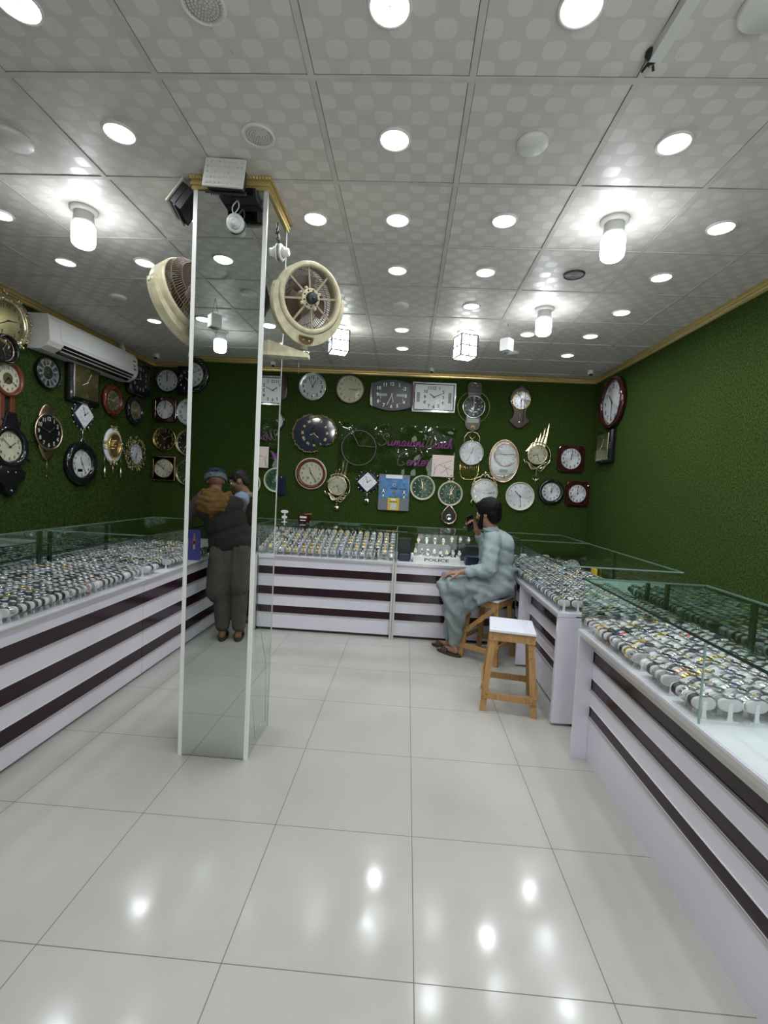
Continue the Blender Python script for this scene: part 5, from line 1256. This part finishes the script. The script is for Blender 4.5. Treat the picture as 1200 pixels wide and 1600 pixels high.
part('air_outlet', MB().add(av, [(0, 1, 2, 3, 4, 5), (11, 10, 9, 8, 7, 6)]+[(k, (k+1) % 6, 6+(k+1) % 6, 6+k) for k in range(6)]), t, M['black'])
for f in (.38, .72): part('louvre', MB().bar((.150+.075*f, .17, -.006+.080*f), (.150+.075*f, L_-.08, -.006+.080*f), .018, .003, up=(.6, 0, .8)), t, M['offwhite'])
sk_ = part('sticker', MB().add([(.2245, L_-.10, .12), (.2245, L_-.04, .12), (.2135, L_-.04, .25), (.2135, L_-.10, .25)], [(0, 1, 2, 3)]), t, M['dialw'])
part('sticker_print', MB().add([(.2252, L_-.095, .125), (.2252, L_-.045, .125), (.2232, L_-.045, .15), (.2232, L_-.095, .15)], [(0, 1, 2, 3)], M['red']).add([(.2215, L_-.095, .165), (.2215, L_-.045, .165), (.2195, L_-.045, .19), (.2195, L_-.095, .19)], [(0, 1, 2, 3)], M['grey']).add([(.2170, L_-.095, .222), (.2170, L_-.045, .222), (.2155, L_-.045, .238), (.2155, L_-.095, .238)], [(0, 1, 2, 3)], M['blackm']), sk_, M['red'])
part('pipe', MB().tube([(.08, L_-.12, .31), (.08, L_-.08, .36), (.05, L_-.06, .42)], .028, m=12), t, M['offwhite'])
# ------------------------------------------------------------------ stools
def stool(loc, rz, label, brace=None, H=.57, W=.31, D=.34, m=None):
    m = m or M['wood']; t = thing('wooden_stool', label, 'stool', (*loc, 0), rz); w, d = W/2, D/2
    st_ = part('seat', MB().box((-w, -d, H-.018), (w, d, H), bev=.002), t, M['seat'])
    part('seat_core', MB().box((-w+.001, -d+.001, H-.026), (w-.001, d-.001, H-.0185)), t, M['woodd'])
    nl = MB()
    for sx in (-1, 1):
        for sy in (-1, 1): nl.cyl((sx*(w-.04), sy*(d-.05), H), (sx*(w-.04), sy*(d-.05), H+.001), .003, n=8); nl.cyl((sx*(w-.07), sy*(d-.03), H), (sx*(w-.07), sy*(d-.03), H+.001), .0025, n=8)
    part('nails', nl, st_, M['blackm'])
    spx, spy = .035, .045; F = {}
    for sx in (-1, 1):
        for sy in (-1, 1):
            top = Vector((sx*(w-.030), sy*(d-.035), H-.026)); ft = Vector((sx*(w+spx-.020), sy*(d+spy-.03), 0)); F[(sx, sy)] = (top, ft)
            vs = [(p.x+a, p.y+b, p.z) for p in (top, ft) for a, b in ((-.021, -.014), (.021, -.014), (.021, .014), (-.021, .014))]
            part('leg', MB().add(vs, [(0, 1, 2, 3), (7, 6, 5, 4), (0, 4, 5, 1), (1, 5, 6, 2), (2, 6, 7, 3), (3, 7, 4, 0)]), t, m)
    at = lambda k, z: F[k][0].lerp(F[k][1], (H-.026-z)/(H-.026))
    for sy in (-1, 1): part('apron_rail', MB().bar(Vector((-w+.002, sy*(d-.014), H-.052)), Vector((w-.002, sy*(d-.014), H-.052)), .016, .050), t, m)
    for sx in (-1, 1): part('apron_rail', MB().bar(Vector((sx*(w-.010), -d+.024, H-.05)), Vector((sx*(w-.010), d-.024, H-.05)), .014, .045), t, m)
    for sy, z in ((-1, .115), (1, .115)):
        a, b = at((-1, sy), z), at((1, sy), z); o = Vector((0, sy*.020, 0)); part('stretcher', MB().bar(a+o+Vector((-.025, 0, 0)), b+o+Vector((.025, 0, 0)), .014, .045), t, m)
    for sx, z in ((-1, .17), (1, .17)):
        a, b = at((sx, -1), z), at((sx, 1), z); o = Vector((sx*.027, 0, 0)); part('stretcher', MB().bar(a+o+Vector((0, -.02, 0)), b+o+Vector((0, .02, 0)), .012, .036), t, m)
    if brace:
        (k0, z0), (k1, z1), o = brace; o = Vector(o); part('diagonal_brace', MB().bar(at(k0, z0)+o, at(k1, z1)+o, .012, .038), t, m)
    sc = MB()
    for sx in (-1, 1):
        for q in ((.012, .008), (-.008, -.010)):
            sc.cyl((sx*(w-.03)+q[0], -d+.005, H-.05+q[1]), (sx*(w-.03)+q[0], -d+.0048, H-.05+q[1]), .003, n=8); a = at((sx, -1), .115); sc.cyl((a.x+q[0], a.y-.0265, .115+q[1]), (a.x+q[0], a.y-.0282, .115+q[1]), .003, n=8)
    part('screw_heads', sc, t, M['blackm']); return t
stool((.800, 3.335), math.radians(-10), 'empty wooden stool with a white laminate seat in front of the far right counter')
stool((.812, 4.262), math.radians(-35), 'wooden stool with a diagonal brace that the man sits on', brace=(((-1, -1), .24), ((1, -1), .50), (0, -.022, 0)))

# ------------------------------------------------------------------ people
def cap_(m, p, q, r0, r1=None, n=14):
    r1 = r0 if r1 is None else r1; p, q = Vector(p), Vector(q)
    if (q-p).length > 1e-5: m.cyl(p, q, r0, r1, None, n)
    m.ball(p, r0, None, n, 8); m.ball(q, r1, None, n, 8); return m
def organic(name, m, mt, base, voxel=.007, smooth=6, disp=None, parent=None, label=None):
    me = m.mesh('tmp'); b = bmesh.new(); b.from_mesh(me); bmesh.ops.recalc_face_normals(b, faces=b.faces); b.to_mesh(me); b.free()
    o = bpy.data.objects.new('tmp', me); COL.objects.link(o)
    r = o.modifiers.new('r', 'REMESH'); r.mode = 'VOXEL'; r.voxel_size = voxel
    s_ = o.modifiers.new('s', 'SMOOTH'); s_.factor = .5; s_.iterations = smooth
    dg = bpy.context.evaluated_depsgraph_get(); dg.update(); out = bpy.data.meshes.new_from_object(o.evaluated_get(dg)); bpy.data.objects.remove(o)
    nv = len(out.vertices); co = np.empty(nv*3); out.vertices.foreach_get('co', co); co = co.reshape(-1, 3)
    if disp:
        no = np.empty(nv*3); out.vertices.foreach_get('normal', no); no = no.reshape(-1, 3)
        dd = np.array([disp(Vector(c)) for c in co]); co = co+no*dd[:, None]
    co -= np.array(base); out.vertices.foreach_set('co', co.ravel()); out.materials.clear(); out.materials.append(mt)
    out.polygons.foreach_set('use_smooth', [True]*len(out.polygons)); out.name = name; out.update()
    o = bpy.data.objects.new(name, out); COL.objects.link(o)
    if parent: o.parent = parent
    else: o.location = base
    if label: o['label'] = label
    return o
def frame(c, fwd, up=(0, 0, 1)):
    f = Vector(fwd).normalized(); r = f.cross(Vector(up)).normalized(); u = r.cross(f)
    Mx = Matrix((r, f, u)).transposed().to_4x4(); Mx.translation = Vector(c); return Mx
def add_head(m, F, k=1.0):
    T0 = m.T; m.T = F@Matrix.Scale(k, 4)
    m.ball((0, -.012, .025), .092, None, 20, 14, (.82, 1.03, .98)); m.ball((0, .025, -.025), .075, None, 16, 12, (.86, .95, 1.05))
    m.ball((0, .042, -.075), .045, None, 14, 10, (1.0, .95, .78)); m.ball((0, .070, -.090), .018); m.ball((0, .078, .036), .035, None, 12, 8, (1.5, .5, .45))
    m.cyl((0, .088, .025), (0, .108, -.022), .009, .013); m.ball((0, .106, -.024), .014, None, 10, 8, (1.1, 1, .85))
    for s_ in (-1, 1):
        m.ball((s_*.042, .062, -.012), .024, None, 10, 8); m.ball((s_*.078, -.010, -.005), .030, None, 12, 8, (.28, .62, 1)); m.ball((s_*.012, .100, -.030), .008)
    m.ball((0, .088, -.050), .012, None, 10, 6, (2.0, .8, .6)); m.ball((0, .086, -.062), .012, None, 10, 6, (1.7, .8, .6))
    m.T = T0; return m
def eyes(F, parent, base, k=1.0):
    for s_ in (-1, 1):
        c = F@(Vector((s_*.033, .078, .012))*k); e = MB().ball(c, .0125*k, None, 14, 10); e.v = [tuple(Vector(v)-Vector(base)) for v in e.v]; part('eye', e, parent, M['eyew'])
        p = F@(Vector((s_*.033, .0875, .011))*k); i_ = MB().ball(p, .0055*k, None, 10, 8); i_.v = [tuple(Vector(v)-Vector(base)) for v in i_.v]; part('iris', i_, parent, M['iris'])
        b = MB(); b.at(F@Matrix.Scale(k, 4)).tube([(s_*.012, .101, .030), (s_*.033, .100, .038), (s_*.055, .083, .032)], [.004, .005, .003]); b.v = [tuple(Vector(v)-Vector(base)) for v in b.v]; part('eyebrow', b, parent, M['hair'])
def add_hand(m, wrist, d, nrm, side, curl=.5, spread=.1, k=1.0, thumb=.6):
    """d = direction of fingers, nrm = back of the hand, side=+1: thumb on the +(d x nrm) side"""
    d = Vector(d).normalized(); nrm = Vector(nrm); nrm = (nrm-d*nrm.dot(d)).normalized(); s_ = d.cross(nrm)*side; w = Vector(wrist)
    for o in (-.026, -.009, .009, .026): cap_(m, w+d*.012*k+s_*o*.6*k, w+d*.082*k+s_*o*1.08*k, .0135*k, .0115*k, 10)
    for o, L in ((.030, .072), (.010, .080), (-.011, .075), (-.031, .058)):
        p = w+d*.084*k+s_*o*k; a = curl*.55; dirn = (d*math.cos(a)-nrm*math.sin(a)+s_*o*spread*8).normalized(); r = .0092*k
        for j, f in enumerate((.42, .32, .26)):
            q = p+dirn*L*f*k; cap_(m, p, q, r, r*.9, 9); p = q; r *= .92; a += curl*.75; dirn = (d*math.cos(a)-nrm*math.sin(a)+s_*o*spread*8).normalized()
    p = w+d*.022*k+s_*.028*k-nrm*.004; dirn = (d*.62+s_*thumb-nrm*.30).normalized(); q = p+dirn*.042*k; cap_(m, p, q, .0125*k, .0105*k, 10)
    dirn = (d*.9+s_*thumb*.25-nrm*.45).normalized(); q2 = q+dirn*.032*k; cap_(m, q, q2, .0105*k, .0095*k, 10); cap_(m, q2, q2+(dirn-nrm*.2).normalized()*.022*k, .0095*k, .008*k, 10)
    return m
def fold(scale, amp, stretch=(1, 1, 1), off=0):
    def f(c):
        v = Vector((c.x*stretch[0], c.y*stretch[1], c.z*stretch[2]))*scale+Vector((off, 0, 0))
        n_ = noise.noise(v); r = 1-abs(noise.noise(v*1.7+Vector((5, 3, 1))))*2
        return amp*(n_*.6+r*.5)
    return f
# --- seated man
BASE = (.50, 4.25, 0)
f_ = Vector((-.82, .57, -.18)); hc = Vector((.735, 4.215, 1.318)); FH = frame(hc, f_)
body = MB(); add_head(body, FH, 1.02)
cap_(body, (.79, 4.23, 1.14), (.752, 4.215, 1.25), .056, .052)
LS, LE, LW = Vector((.755, 4.085, 1.105)), Vector((.735, 4.005, .845)), Vector((.505, 4.075, .800))
RS, RE, RW = Vector((.875, 4.375, 1.105)), Vector((.760, 4.455, 1.00)), Vector((.655, 4.335, 1.165))
body.at(Tr(.83, 4.24, .93)@Rz(-.95)); body.ball((0, 0, .08), .13, None, 16, 12, (.9, .5, .8)); body.ball((0, 0, -.10), .145, None, 16, 12, (.95, .7, .95)); body.ball((0, 0, -.24), .14, None, 16, 12, (1, .8, .7)); body.at()
for a, b, c in ((LS+Vector((.03, .05, -.03)), LE, LW), (RS+Vector((-.03, -.05, -.03)), RE, RW)): cap_(body, a, b, .032, .034); cap_(body, b, c, .036, .024)
KL, AL, KR, AR = Vector((.405, 4.13, .655)), Vector((.505, 4.225, .095)), Vector((.43, 4.36, .655)), Vector((.47, 4.375, .095))
for hp_, k_, a_ in ((Vector((.80, 4.16, .645)), KL, AL), (Vector((.85, 4.33, .645)), KR, AR)): cap_(body, hp_, k_, .075, .05); cap_(body, k_, a_, .048, .032)
for a_, d_ in ((AL, Vector((-.72, .66, 0))), (AR, Vector((-.76, .62, 0)))):
    d_.normalize(); cap_(body, a_, a_+Vector((0, 0, -.05))-d_*.02, .033, .028); cap_(body, a_+Vector((0, 0, -.045)), a_+d_*.12+Vector((0, 0, -.058)), .030, .022)
    s_ = d_.cross(Vector((0, 0, 1)))
    for o in (-.026, -.010, .005, .019, .031): cap_(body, a_+d_*.11+s_*o+Vector((0, 0, -.060)), a_+d_*(.165-abs(o+.02)*.5)+s_*o*1.2+Vector((0, 0, -.066)), .010, .008, 8)
add_hand(body, LW, (-.93, .10, -.16), (-.12, -.05, 1), -1, curl=.42, spread=.10, k=1.0)
add_hand(body, RW, (-.52, -.25, .62), (.30, .90, .22), 1, curl=.95, spread=.05, k=1.0, thumb=.75)
man = organic('person', body, M['skin'], BASE, .0055, 3)
tag(man, 'man in a grey blue tunic sitting on a stool, holding up a phone', 'person')
eyes(FH, man, BASE, 1.02)
hr = MB().at(FH@Matrix.Scale(1.06, 4)); hr.ball((0, -.018, .045), .102, None, 20, 14, (.92, 1.05, .94)); hr.ball((0, -.062, -.02), .065, None, 16, 12, (1.1, .6, 1.0)); hr.ball((0, -.055, .0), .082, None, 18, 12, (.98, .72, 1.15)); hr.ball((0, -.055, -.045), .048, None, 14, 10, (1.15, .62, .8))
for s_ in (-1, 1): hr.ball((s_*.062, .012, .045), .045, None, 12, 8, (.55, 1.1, .9)); hr.ball((s_*.073, .030, .005), .018, None, 8, 6, (.4, .5, 1.6))
hr.ball((0, .062, .085), .045, None, 14, 10, (1.5, .7, .6)); hr.ball((.03, .085, .072), .022, None, 10, 8, (1.6, .6, .7))
organic('hair', hr, M['hair'], BASE, .006, 4, fold(38, .005, (1, 1, .5)), man)
br = MB().at(FH@Matrix.Scale(1.02, 4))
for s_ in (-1, 1): br.tube([(s_*.076, .022, .0), (s_*.070, .036, -.045), (s_*.048, .062, -.090), (0, .080, -.108)], [.010, .018, .022, .024], m=10); br.tube([(s_*.030, .092, -.052), (0, .104, -.042)], [.007, .007], m=8)
br.ball((0, .068, -.098), .030, None, 12, 8, (1.3, .8, 1.1)); organic('beard', br, M['hair'], BASE, .005, 3, fold(60, .004), man)
km = MB().at(Tr(.835, 4.24, .93)@Rz(-.95))
km.ball((0, .0, .125), .185, None, 20, 14, (1.02, .66, .60)); km.ball((0, 0, .02), .185, None, 20, 14, (.95, .70, .95)); km.ball((0, .005, -.14), .185, None, 20, 14, (1.0, .80, .95)); km.ball((0, .0, -.25), .19, None, 20, 14, (1.05, .92, .62)); km.at()
cap_(km, (.80, 4.235, 1.10), (.772, 4.222, 1.165), .085, .064)
cap_(km, LS+Vector((.02, .03, -.01)), LE, .078, .064); cap_(km, LE, LE.lerp(LW, .62), .062, .047); cap_(km, LE.lerp(LW, .56), LE.lerp(LW, .68), .052, .052)
cap_(km, RS+Vector((-.02, -.03, -.01)), RE, .078, .060); cap_(km, RE, RE.lerp(RW, .55), .054, .046)
# skirt over the lap with a tail hanging at the stool side
cap_(km, (.80, 4.12, .66), (.62, 4.10, .68), .095, .085); cap_(km, (.84, 4.32, .66), (.66, 4.33, .67), .09, .08); cap_(km, (.70, 4.06, .63), (.675, 4.03, .545), .055, .022); cap_(km, (.76, 4.06, .61), (.70, 4.03, .56), .05, .02); cap_(km, (.67, 4.10, .66), (.64, 4.05, .585), .05, .02)
def kfold(c):
    a = fold(8.5, .013, (1, 1, .55), 2)(c); b = .006*math.sin((c.z*1.0+c.x*.55)*70+noise.noise(c*5)*4)*(1 if .62 < c.z < .85 else .35); return a+b
organic('tunic', km, M['kameez'], BASE, .007, 16, kfold, man)
cl_ = MB().tube([tuple(Vector((.768, 4.222, 1.178))+Vector((.062*math.cos(a), .062*math.sin(a), .012*math.cos(a-2.2)))) for a in np.linspace(0, 2*PI, 20)[:-1]], .014, m=8, closed=True)
organic('collar', cl_, M['kameez'], BASE, .004, 2, None, man)
sh = MB()
cap_(sh, (.84, 4.20, .665), KL+Vector((.015, -.02, .0)), .095, .098); cap_(sh, (.86, 4.32, .665), KR+Vector((.01, .0, .0)), .095, .095)
for K_, A_p in ((KL, AL), (KR, AR)):
    p1 = K_.lerp(A_p, .35)+Vector((.045, -.012, 0)); p2 = K_.lerp(A_p, .68)+Vector((.03, 0, 0)); cap_(sh, K_+Vector((.0, 0, -.01)), p1, .096, .098); cap_(sh, p1, p2, .098, .075); cap_(sh, p2, A_p+Vector((.0, 0, .04)), .072, .048)
cap_(sh, (.72, 4.13, .60), (.56, 4.15, .46), .07, .05); cap_(sh, (.60, 4.14, .60), (.52, 4.16, .34), .08, .05)
def sfold(c):
    u = (c.x-.42)*1.0+(c.z-.66)*.8; return .019*math.sin(u*44+noise.noise(c*6)*3.5)*(.65+.5*noise.noise(c*3))+fold(7, .010)(c)
organic('trousers', sh, M['shalwar'], BASE, .007, 4, sfold, man)
def sandals(parent, base, feet, mt):
    for A_, d_ in feet:
        d_ = Vector(d_).normalized(); s_ = d_.cross(Vector((0, 0, 1))); Mx = Matrix((s_, d_, Vector((0, 0, 1)))).transposed().to_4x4(); Mx.translation = Vector((A_.x, A_.y, 0))-Vector(base)
        out = [(.046*math.cos(a)*(1+.10*math.sin(a)), .055+.138*math.sin(a)) for a in np.linspace(0, 2*PI, 27)[:-1]]
        so = part('sandal_sole', MB().at(Mx).prism(out, .002, .022, bev=.003), parent, mt)
        st = MB().at(Mx)
        for y0_, w_ in ((.105, .050), (.075, .048)):
            vs = []
            for k in range(11):
                a = PI*k/10; x = .050*math.cos(a); z = .020+.042*math.sin(a)
                for yy, rr in ((y0_-.022, 1), (y0_+.022, .92), (y0_+.022, .86), (y0_-.022, .94)): vs.append((x*rr/1.0, yy, .018+(z-.018)*rr))
            st.add(vs, [(k*4+j, k*4+(j+1) % 4, (k+1)*4+(j+1) % 4, (k+1)*4+j) for k in range(10) for j in range(4)], None, True)
        part('sandal_strap', st, so, mt)
sandals(man, BASE, ((AL, (-.72, .66, 0)), (AR, (-.76, .62, 0))), M['leather'])
# phone in the raised hand
ph = thing('smartphone', 'black smartphone held up by the seated man', 'phone'); hp0 = Vector((.588, 4.288, 1.222)); z = Vector((-.55, .78, .20)).normalized(); u = Vector((-.33, -.10, .94)); u = (u-z*u.dot(z)).normalized()
ph.matrix_world = Matrix((u.cross(z), u, z)).transposed().to_4x4(); ph.location = hp0
part('body', MB().prism(rrect(.038, .078, .008), -.008, 0, bev=.001), ph, M['blackm']); part('screen', MB().prism(rrect(.035, .074, .006), -.0092, -.0085), ph, M['black']); part('camera_bump', MB().prism([(x-.018, y+.052) for x, y in rrect(.013, .018, .004)], 0, .002), ph, M['black'])

# --- older man in a cap leaning on the left case (seen in the mirror)
B2 = (-1.60, .52, 0); y0 = .50
hc2 = Vector((-1.862, .36, 1.478)); F2 = frame(hc2, (-.42, -.80, -.42))
b2 = MB(); add_head(b2, F2, 1.0); cap_(b2, (-1.80, .45, 1.33), (-1.85, .39, 1.41), .058, .052)
P2 = Vector((-1.625, .50, .92)); C2 = Vector((-1.765, .46, 1.24))
b2.at(frame((P2+C2)/2, (-.35, -.93, 0), (C2-P2))); b2.ball((0, 0, .14), .155, None, 16, 12, (1.1, .66, .7)); b2.ball((0, 0, -.02), .14, None, 16, 12, (1, .7, 1)); b2.ball((0, 0, -.16), .15, None, 16, 12, (1.05, .75, .8)); b2.at()
S2L, E2L, W2L = Vector((-1.93, .47, 1.31)), Vector((-2.09, .44, 1.135)), Vector((-2.16, .26, 1.105))
S2R, E2R, W2R = Vector((-1.61, .38, 1.265)), Vector((-1.70, .20, 1.10)), Vector((-1.93, .16, 1.105))
for a, b, c in ((S2L, E2L, W2L), (S2R, E2R, W2R)): cap_(b2, a, b, .045, .038); cap_(b2, b, c, .036, .025)
A2 = [Vector((-1.665, .555, .085)), Vector((-1.520, .535, .085))]
for h_, a_ in ((Vector((-1.69, .51, .86)), A2[0]), (Vector((-1.54, .50, .86)), A2[1])):
    kn = h_.lerp(a_, .5)+Vector((0, -.02, 0)); cap_(b2, h_, kn, .075, .052); cap_(b2, kn, a_, .050, .034)
for a_ in A2:
    d_ = Vector((-.25, -.97, 0)); cap_(b2, a_, a_+Vector((0, .02, -.05)), .035, .030); cap_(b2, a_+Vector((0, 0, -.045)), a_+d_*.13+Vector((0, 0, -.055)), .030, .024)
add_hand(b2, W2L, (-.5, -.86, -.05), (0, 0, 1), 1, .35); add_hand(b2, W2R, (-.97, -.2, -.05), (0, 0, 1), -1, .35)
man2 = organic('person', b2, M['skind'], B2, .007, 3); tag(man2, 'man in a cap, brown hood and dark waistcoat at the counter, seen in the mirror', 'person'); eyes(F2, man2, B2)
cp_ = MB().at(F2); cp_.ball((0, -.012, .055), .100, None, 20, 14, (.95, 1.06, .72)); cp_.lathe([(.098, .035), (.102, .05), (.094, .10), (.06, .118), (0, .122)], n=24, sy=1.08)
organic('cap', cp_, M['cap'], B2, .006, 3, fold(40, .002), man2)
cb_ = MB().at(F2); 
for k in range(3): cb_.ring(.094, .013, n=28, m=8, sy=1.10, z=.012+.017*k)
organic('cap_wrap', cb_, M['capband'], B2, .005, 2, fold(45, .004), man2)
vs_ = MB().at(frame((P2+C2)/2, (-.35, -.93, 0), (C2-P2)))
vs_.ball((0, 0, .15), .195, None, 20, 14, (1.12, .66, .62)); vs_.ball((0, 0, .02), .185, None, 20, 14, (1.08, .72, 1)); vs_.ball((0, 0, -.14), .19, None, 20, 14, (1.12, .78, .9)); vs_.at()
cap_(vs_, (-1.72, .52, .86), (-1.53, .52, .90), .095, .095); cap_(vs_, (-1.80, .50, .84), (-1.47, .50, .93), .055, .055)
organic('waistcoat', vs_, M['vest'], B2, .008, 6, fold(7, .006), man2)
sl_ = MB(); cap_(sl_, S2L, E2L, .070, .060); cap_(sl_, E2L, E2L.lerp(W2L, .8), .058, .044); cap_(sl_, S2R, E2R, .070, .060); cap_(sl_, E2R, E2R.lerp(W2R, .8), .058, .044)
cap_(sl_, (-1.72, .52, .84), (-1.72, .54, .45), .100, .110); cap_(sl_, (-1.53, .52, .86), (-1.53, .54, .52), .100, .105); cap_(sl_, (-1.62, .50, .84), (-1.62, .50, .50), .11, .115)
organic('tunic', sl_, M['greykam'], B2, .008, 5, fold(6, .012, (1.6, 1.6, .3)), man2)
tr_ = MB()
for h_, a_ in ((Vector((-1.69, .52, .70)), A2[0]), (Vector((-1.54, .52, .70)), A2[1])): cap_(tr_, h_, h_.lerp(a_, .6), .085, .078); cap_(tr_, h_.lerp(a_, .6), a_+Vector((0, 0, .05)), .078, .062)
organic('trousers', tr_, M['greykam'], B2, .008, 4, fold(7, .012, (1.6, 1.6, .35)), man2)
hd_ = MB()
for k in range(6):
    f = k/5; z_ = 1.375-.20*f; hw = .085+.085*math.sin(PI*min(1, f*.9+.15)); yb = .535+.055*math.sin(PI*f)
    hd_.tube([(-1.815-hw+.06*f*0, .45+.02*f, z_+.01), (-1.815-hw*.6, yb, z_-.025), (-1.80+.02*f, yb+.035, z_-.05), (-1.79+hw*.6, yb+.01, z_-.035), (-1.79+hw, .46, z_)], [.022, .034, .038, .034, .024], m=10)
hd_.ball((-1.80, .52, 1.27), .12, None, 18, 12, (1.25, .55, .85)); hd_.ball((-1.835, .47, 1.365), .085, None, 16, 10, (1.15, .9, .6))
organic('hood', hd_, M['hood'], B2, .007, 3, fold(9, .009, (.5, 1, 1.6)), man2)
sandals(man2, B2, [(a_, (-.25, -.97, 0)) for a_ in A2], M['leather'])
# --- second man behind him
B3 = (-1.52, .02, 0); hc3 = Vector((-1.742, .035, 1.487)); F3 = frame(hc3, (-.86, .12, -.42))
b3 = MB(); add_head(b3, F3, 1.0); cap_(b3, (-1.655, .02, 1.33), (-1.71, .03, 1.42), .056, .050)
P3, C3 = Vector((-1.53, .01, .92)), Vector((-1.625, .015, 1.22))
b3.at(frame((P3+C3)/2, (-1, 0, 0), (C3-P3))); b3.ball((0, 0, .12), .13, None, 16, 12, (.9, .5, .7)); b3.ball((0, 0, -.02), .14, None, 16, 12, (1, .7, 1)); b3.ball((0, 0, -.16), .15, None, 16, 12, (1.05, .75, .8)); b3.at()
S3L, E3L, W3L = Vector((-1.63, -.17, 1.28)), Vector((-1.80, -.22, 1.10)), Vector((-2.02, -.15, 1.105))
S3R, E3R, W3R = Vector((-1.65, .19, 1.29)), Vector((-1.70, .20, 1.12)), Vector((-1.93, -.02, 1.105))
S3R = Vector((-1.665, .175, 1.30)); E3R = Vector((-1.74, .10, 1.11))
for a, b, c in ((S3L, E3L, W3L), (S3R, E3R, W3R)): cap_(b3, a+Vector((0, -.04 if a.y > 0 else .04, -.03)), b, .034, .034); cap_(b3, b, c, .036, .025)
A3 = [Vector((-1.54, .12, .085)), Vector((-1.50, -.10, .085))]
for h_, a_ in ((Vector((-1.53, .10, .86)), A3[0]), (Vector((-1.52, -.09, .86)), A3[1])):
    kn = h_.lerp(a_, .5)+Vector((-.02, 0, 0)); cap_(b3, h_, kn, .075, .052); cap_(b3, kn, a_, .050, .034); cap_(b3, a_+Vector((0, 0, -.045)), a_+Vector((-.14, 0, -.055)), .032, .024); cap_(b3, a_, a_+Vector((0, 0, -.05)), .034, .03)
add_hand(b3, W3L, (-1, .1, -.05), (0, 0, 1), 1, .35); add_hand(b3, W3R, (-.95, -.3, -.05), (0, 0, 1), -1, .35)
man3 = organic('person', b3, M['skin'], B3, .007, 3); tag(man3, 'dark haired man in a brown vest and light blue shirt, seen in the mirror', 'person'); eyes(F3, man3, B3)
h3 = MB().at(F3); h3.ball((0, -.022, .052), .093, None, 20, 14, (.86, 1.05, .82)); h3.ball((0, -.06, .01), .074, None, 16, 12, (.98, .72, 1.1)); h3.ball((0, .055, .082), .036, None, 12, 8, (1.5, .9, .6))
for s_ in (-1, 1): h3.ball((s_*.066, .008, .035), .034, None, 10, 8, (.45, 1, 1.1))
organic('hair', h3, M['hairg'], B3, .006, 3, fold(45, .003), man3)
v3 = MB().at(frame((P3+C3)/2, (-1, 0, 0), (C3-P3))); v3.ball((0, 0, .15), .19, None, 20, 14, (.86, .68, .62)); v3.ball((0, 0, .02), .185, None, 20, 14, (1.0, .72, 1)); v3.ball((0, 0, -.14), .185, None, 20, 14, (1.05, .78, .9)); v3.at()
organic('vest', v3, M['vest2'], B3, .008, 5, fold(7, .006), man3)
s3 = MB(); cap_(s3, S3L, E3L, .070, .058); cap_(s3, E3L, E3L.lerp(W3L, .8), .056, .042); cap_(s3, S3R, E3R, .084, .066); cap_(s3, E3R, E3R.lerp(W3R, .8), .056, .042); s3.tube([(-1.70, .03+.06, 1.375), (-1.64, .06, 1.36), (-1.63, -.03, 1.36), (-1.69, -.05, 1.375)], .02, m=8, closed=True)
organic('shirt', s3, M['blueshirt'], B3, .007, 4, fold(10, .006), man3)
t3 = MB()
for h_, a_ in ((Vector((-1.53, .09, .86)), A3[0]), (Vector((-1.52, -.09, .86)), A3[1])): cap_(t3, h_, h_.lerp(a_, .5), .105, .085); cap_(t3, h_.lerp(a_, .5), a_+Vector((0, 0, .04)), .085, .060)
organic('trousers', t3, M['vest2'], B3, .008, 4, fold(7, .010, (1.5, 1.5, .3)), man3)
sandals(man3, B3, [(a_, (-1, 0, 0)) for a_ in A3], M['leather'])

man3.location.y -= .13; man3.location.x -= .05
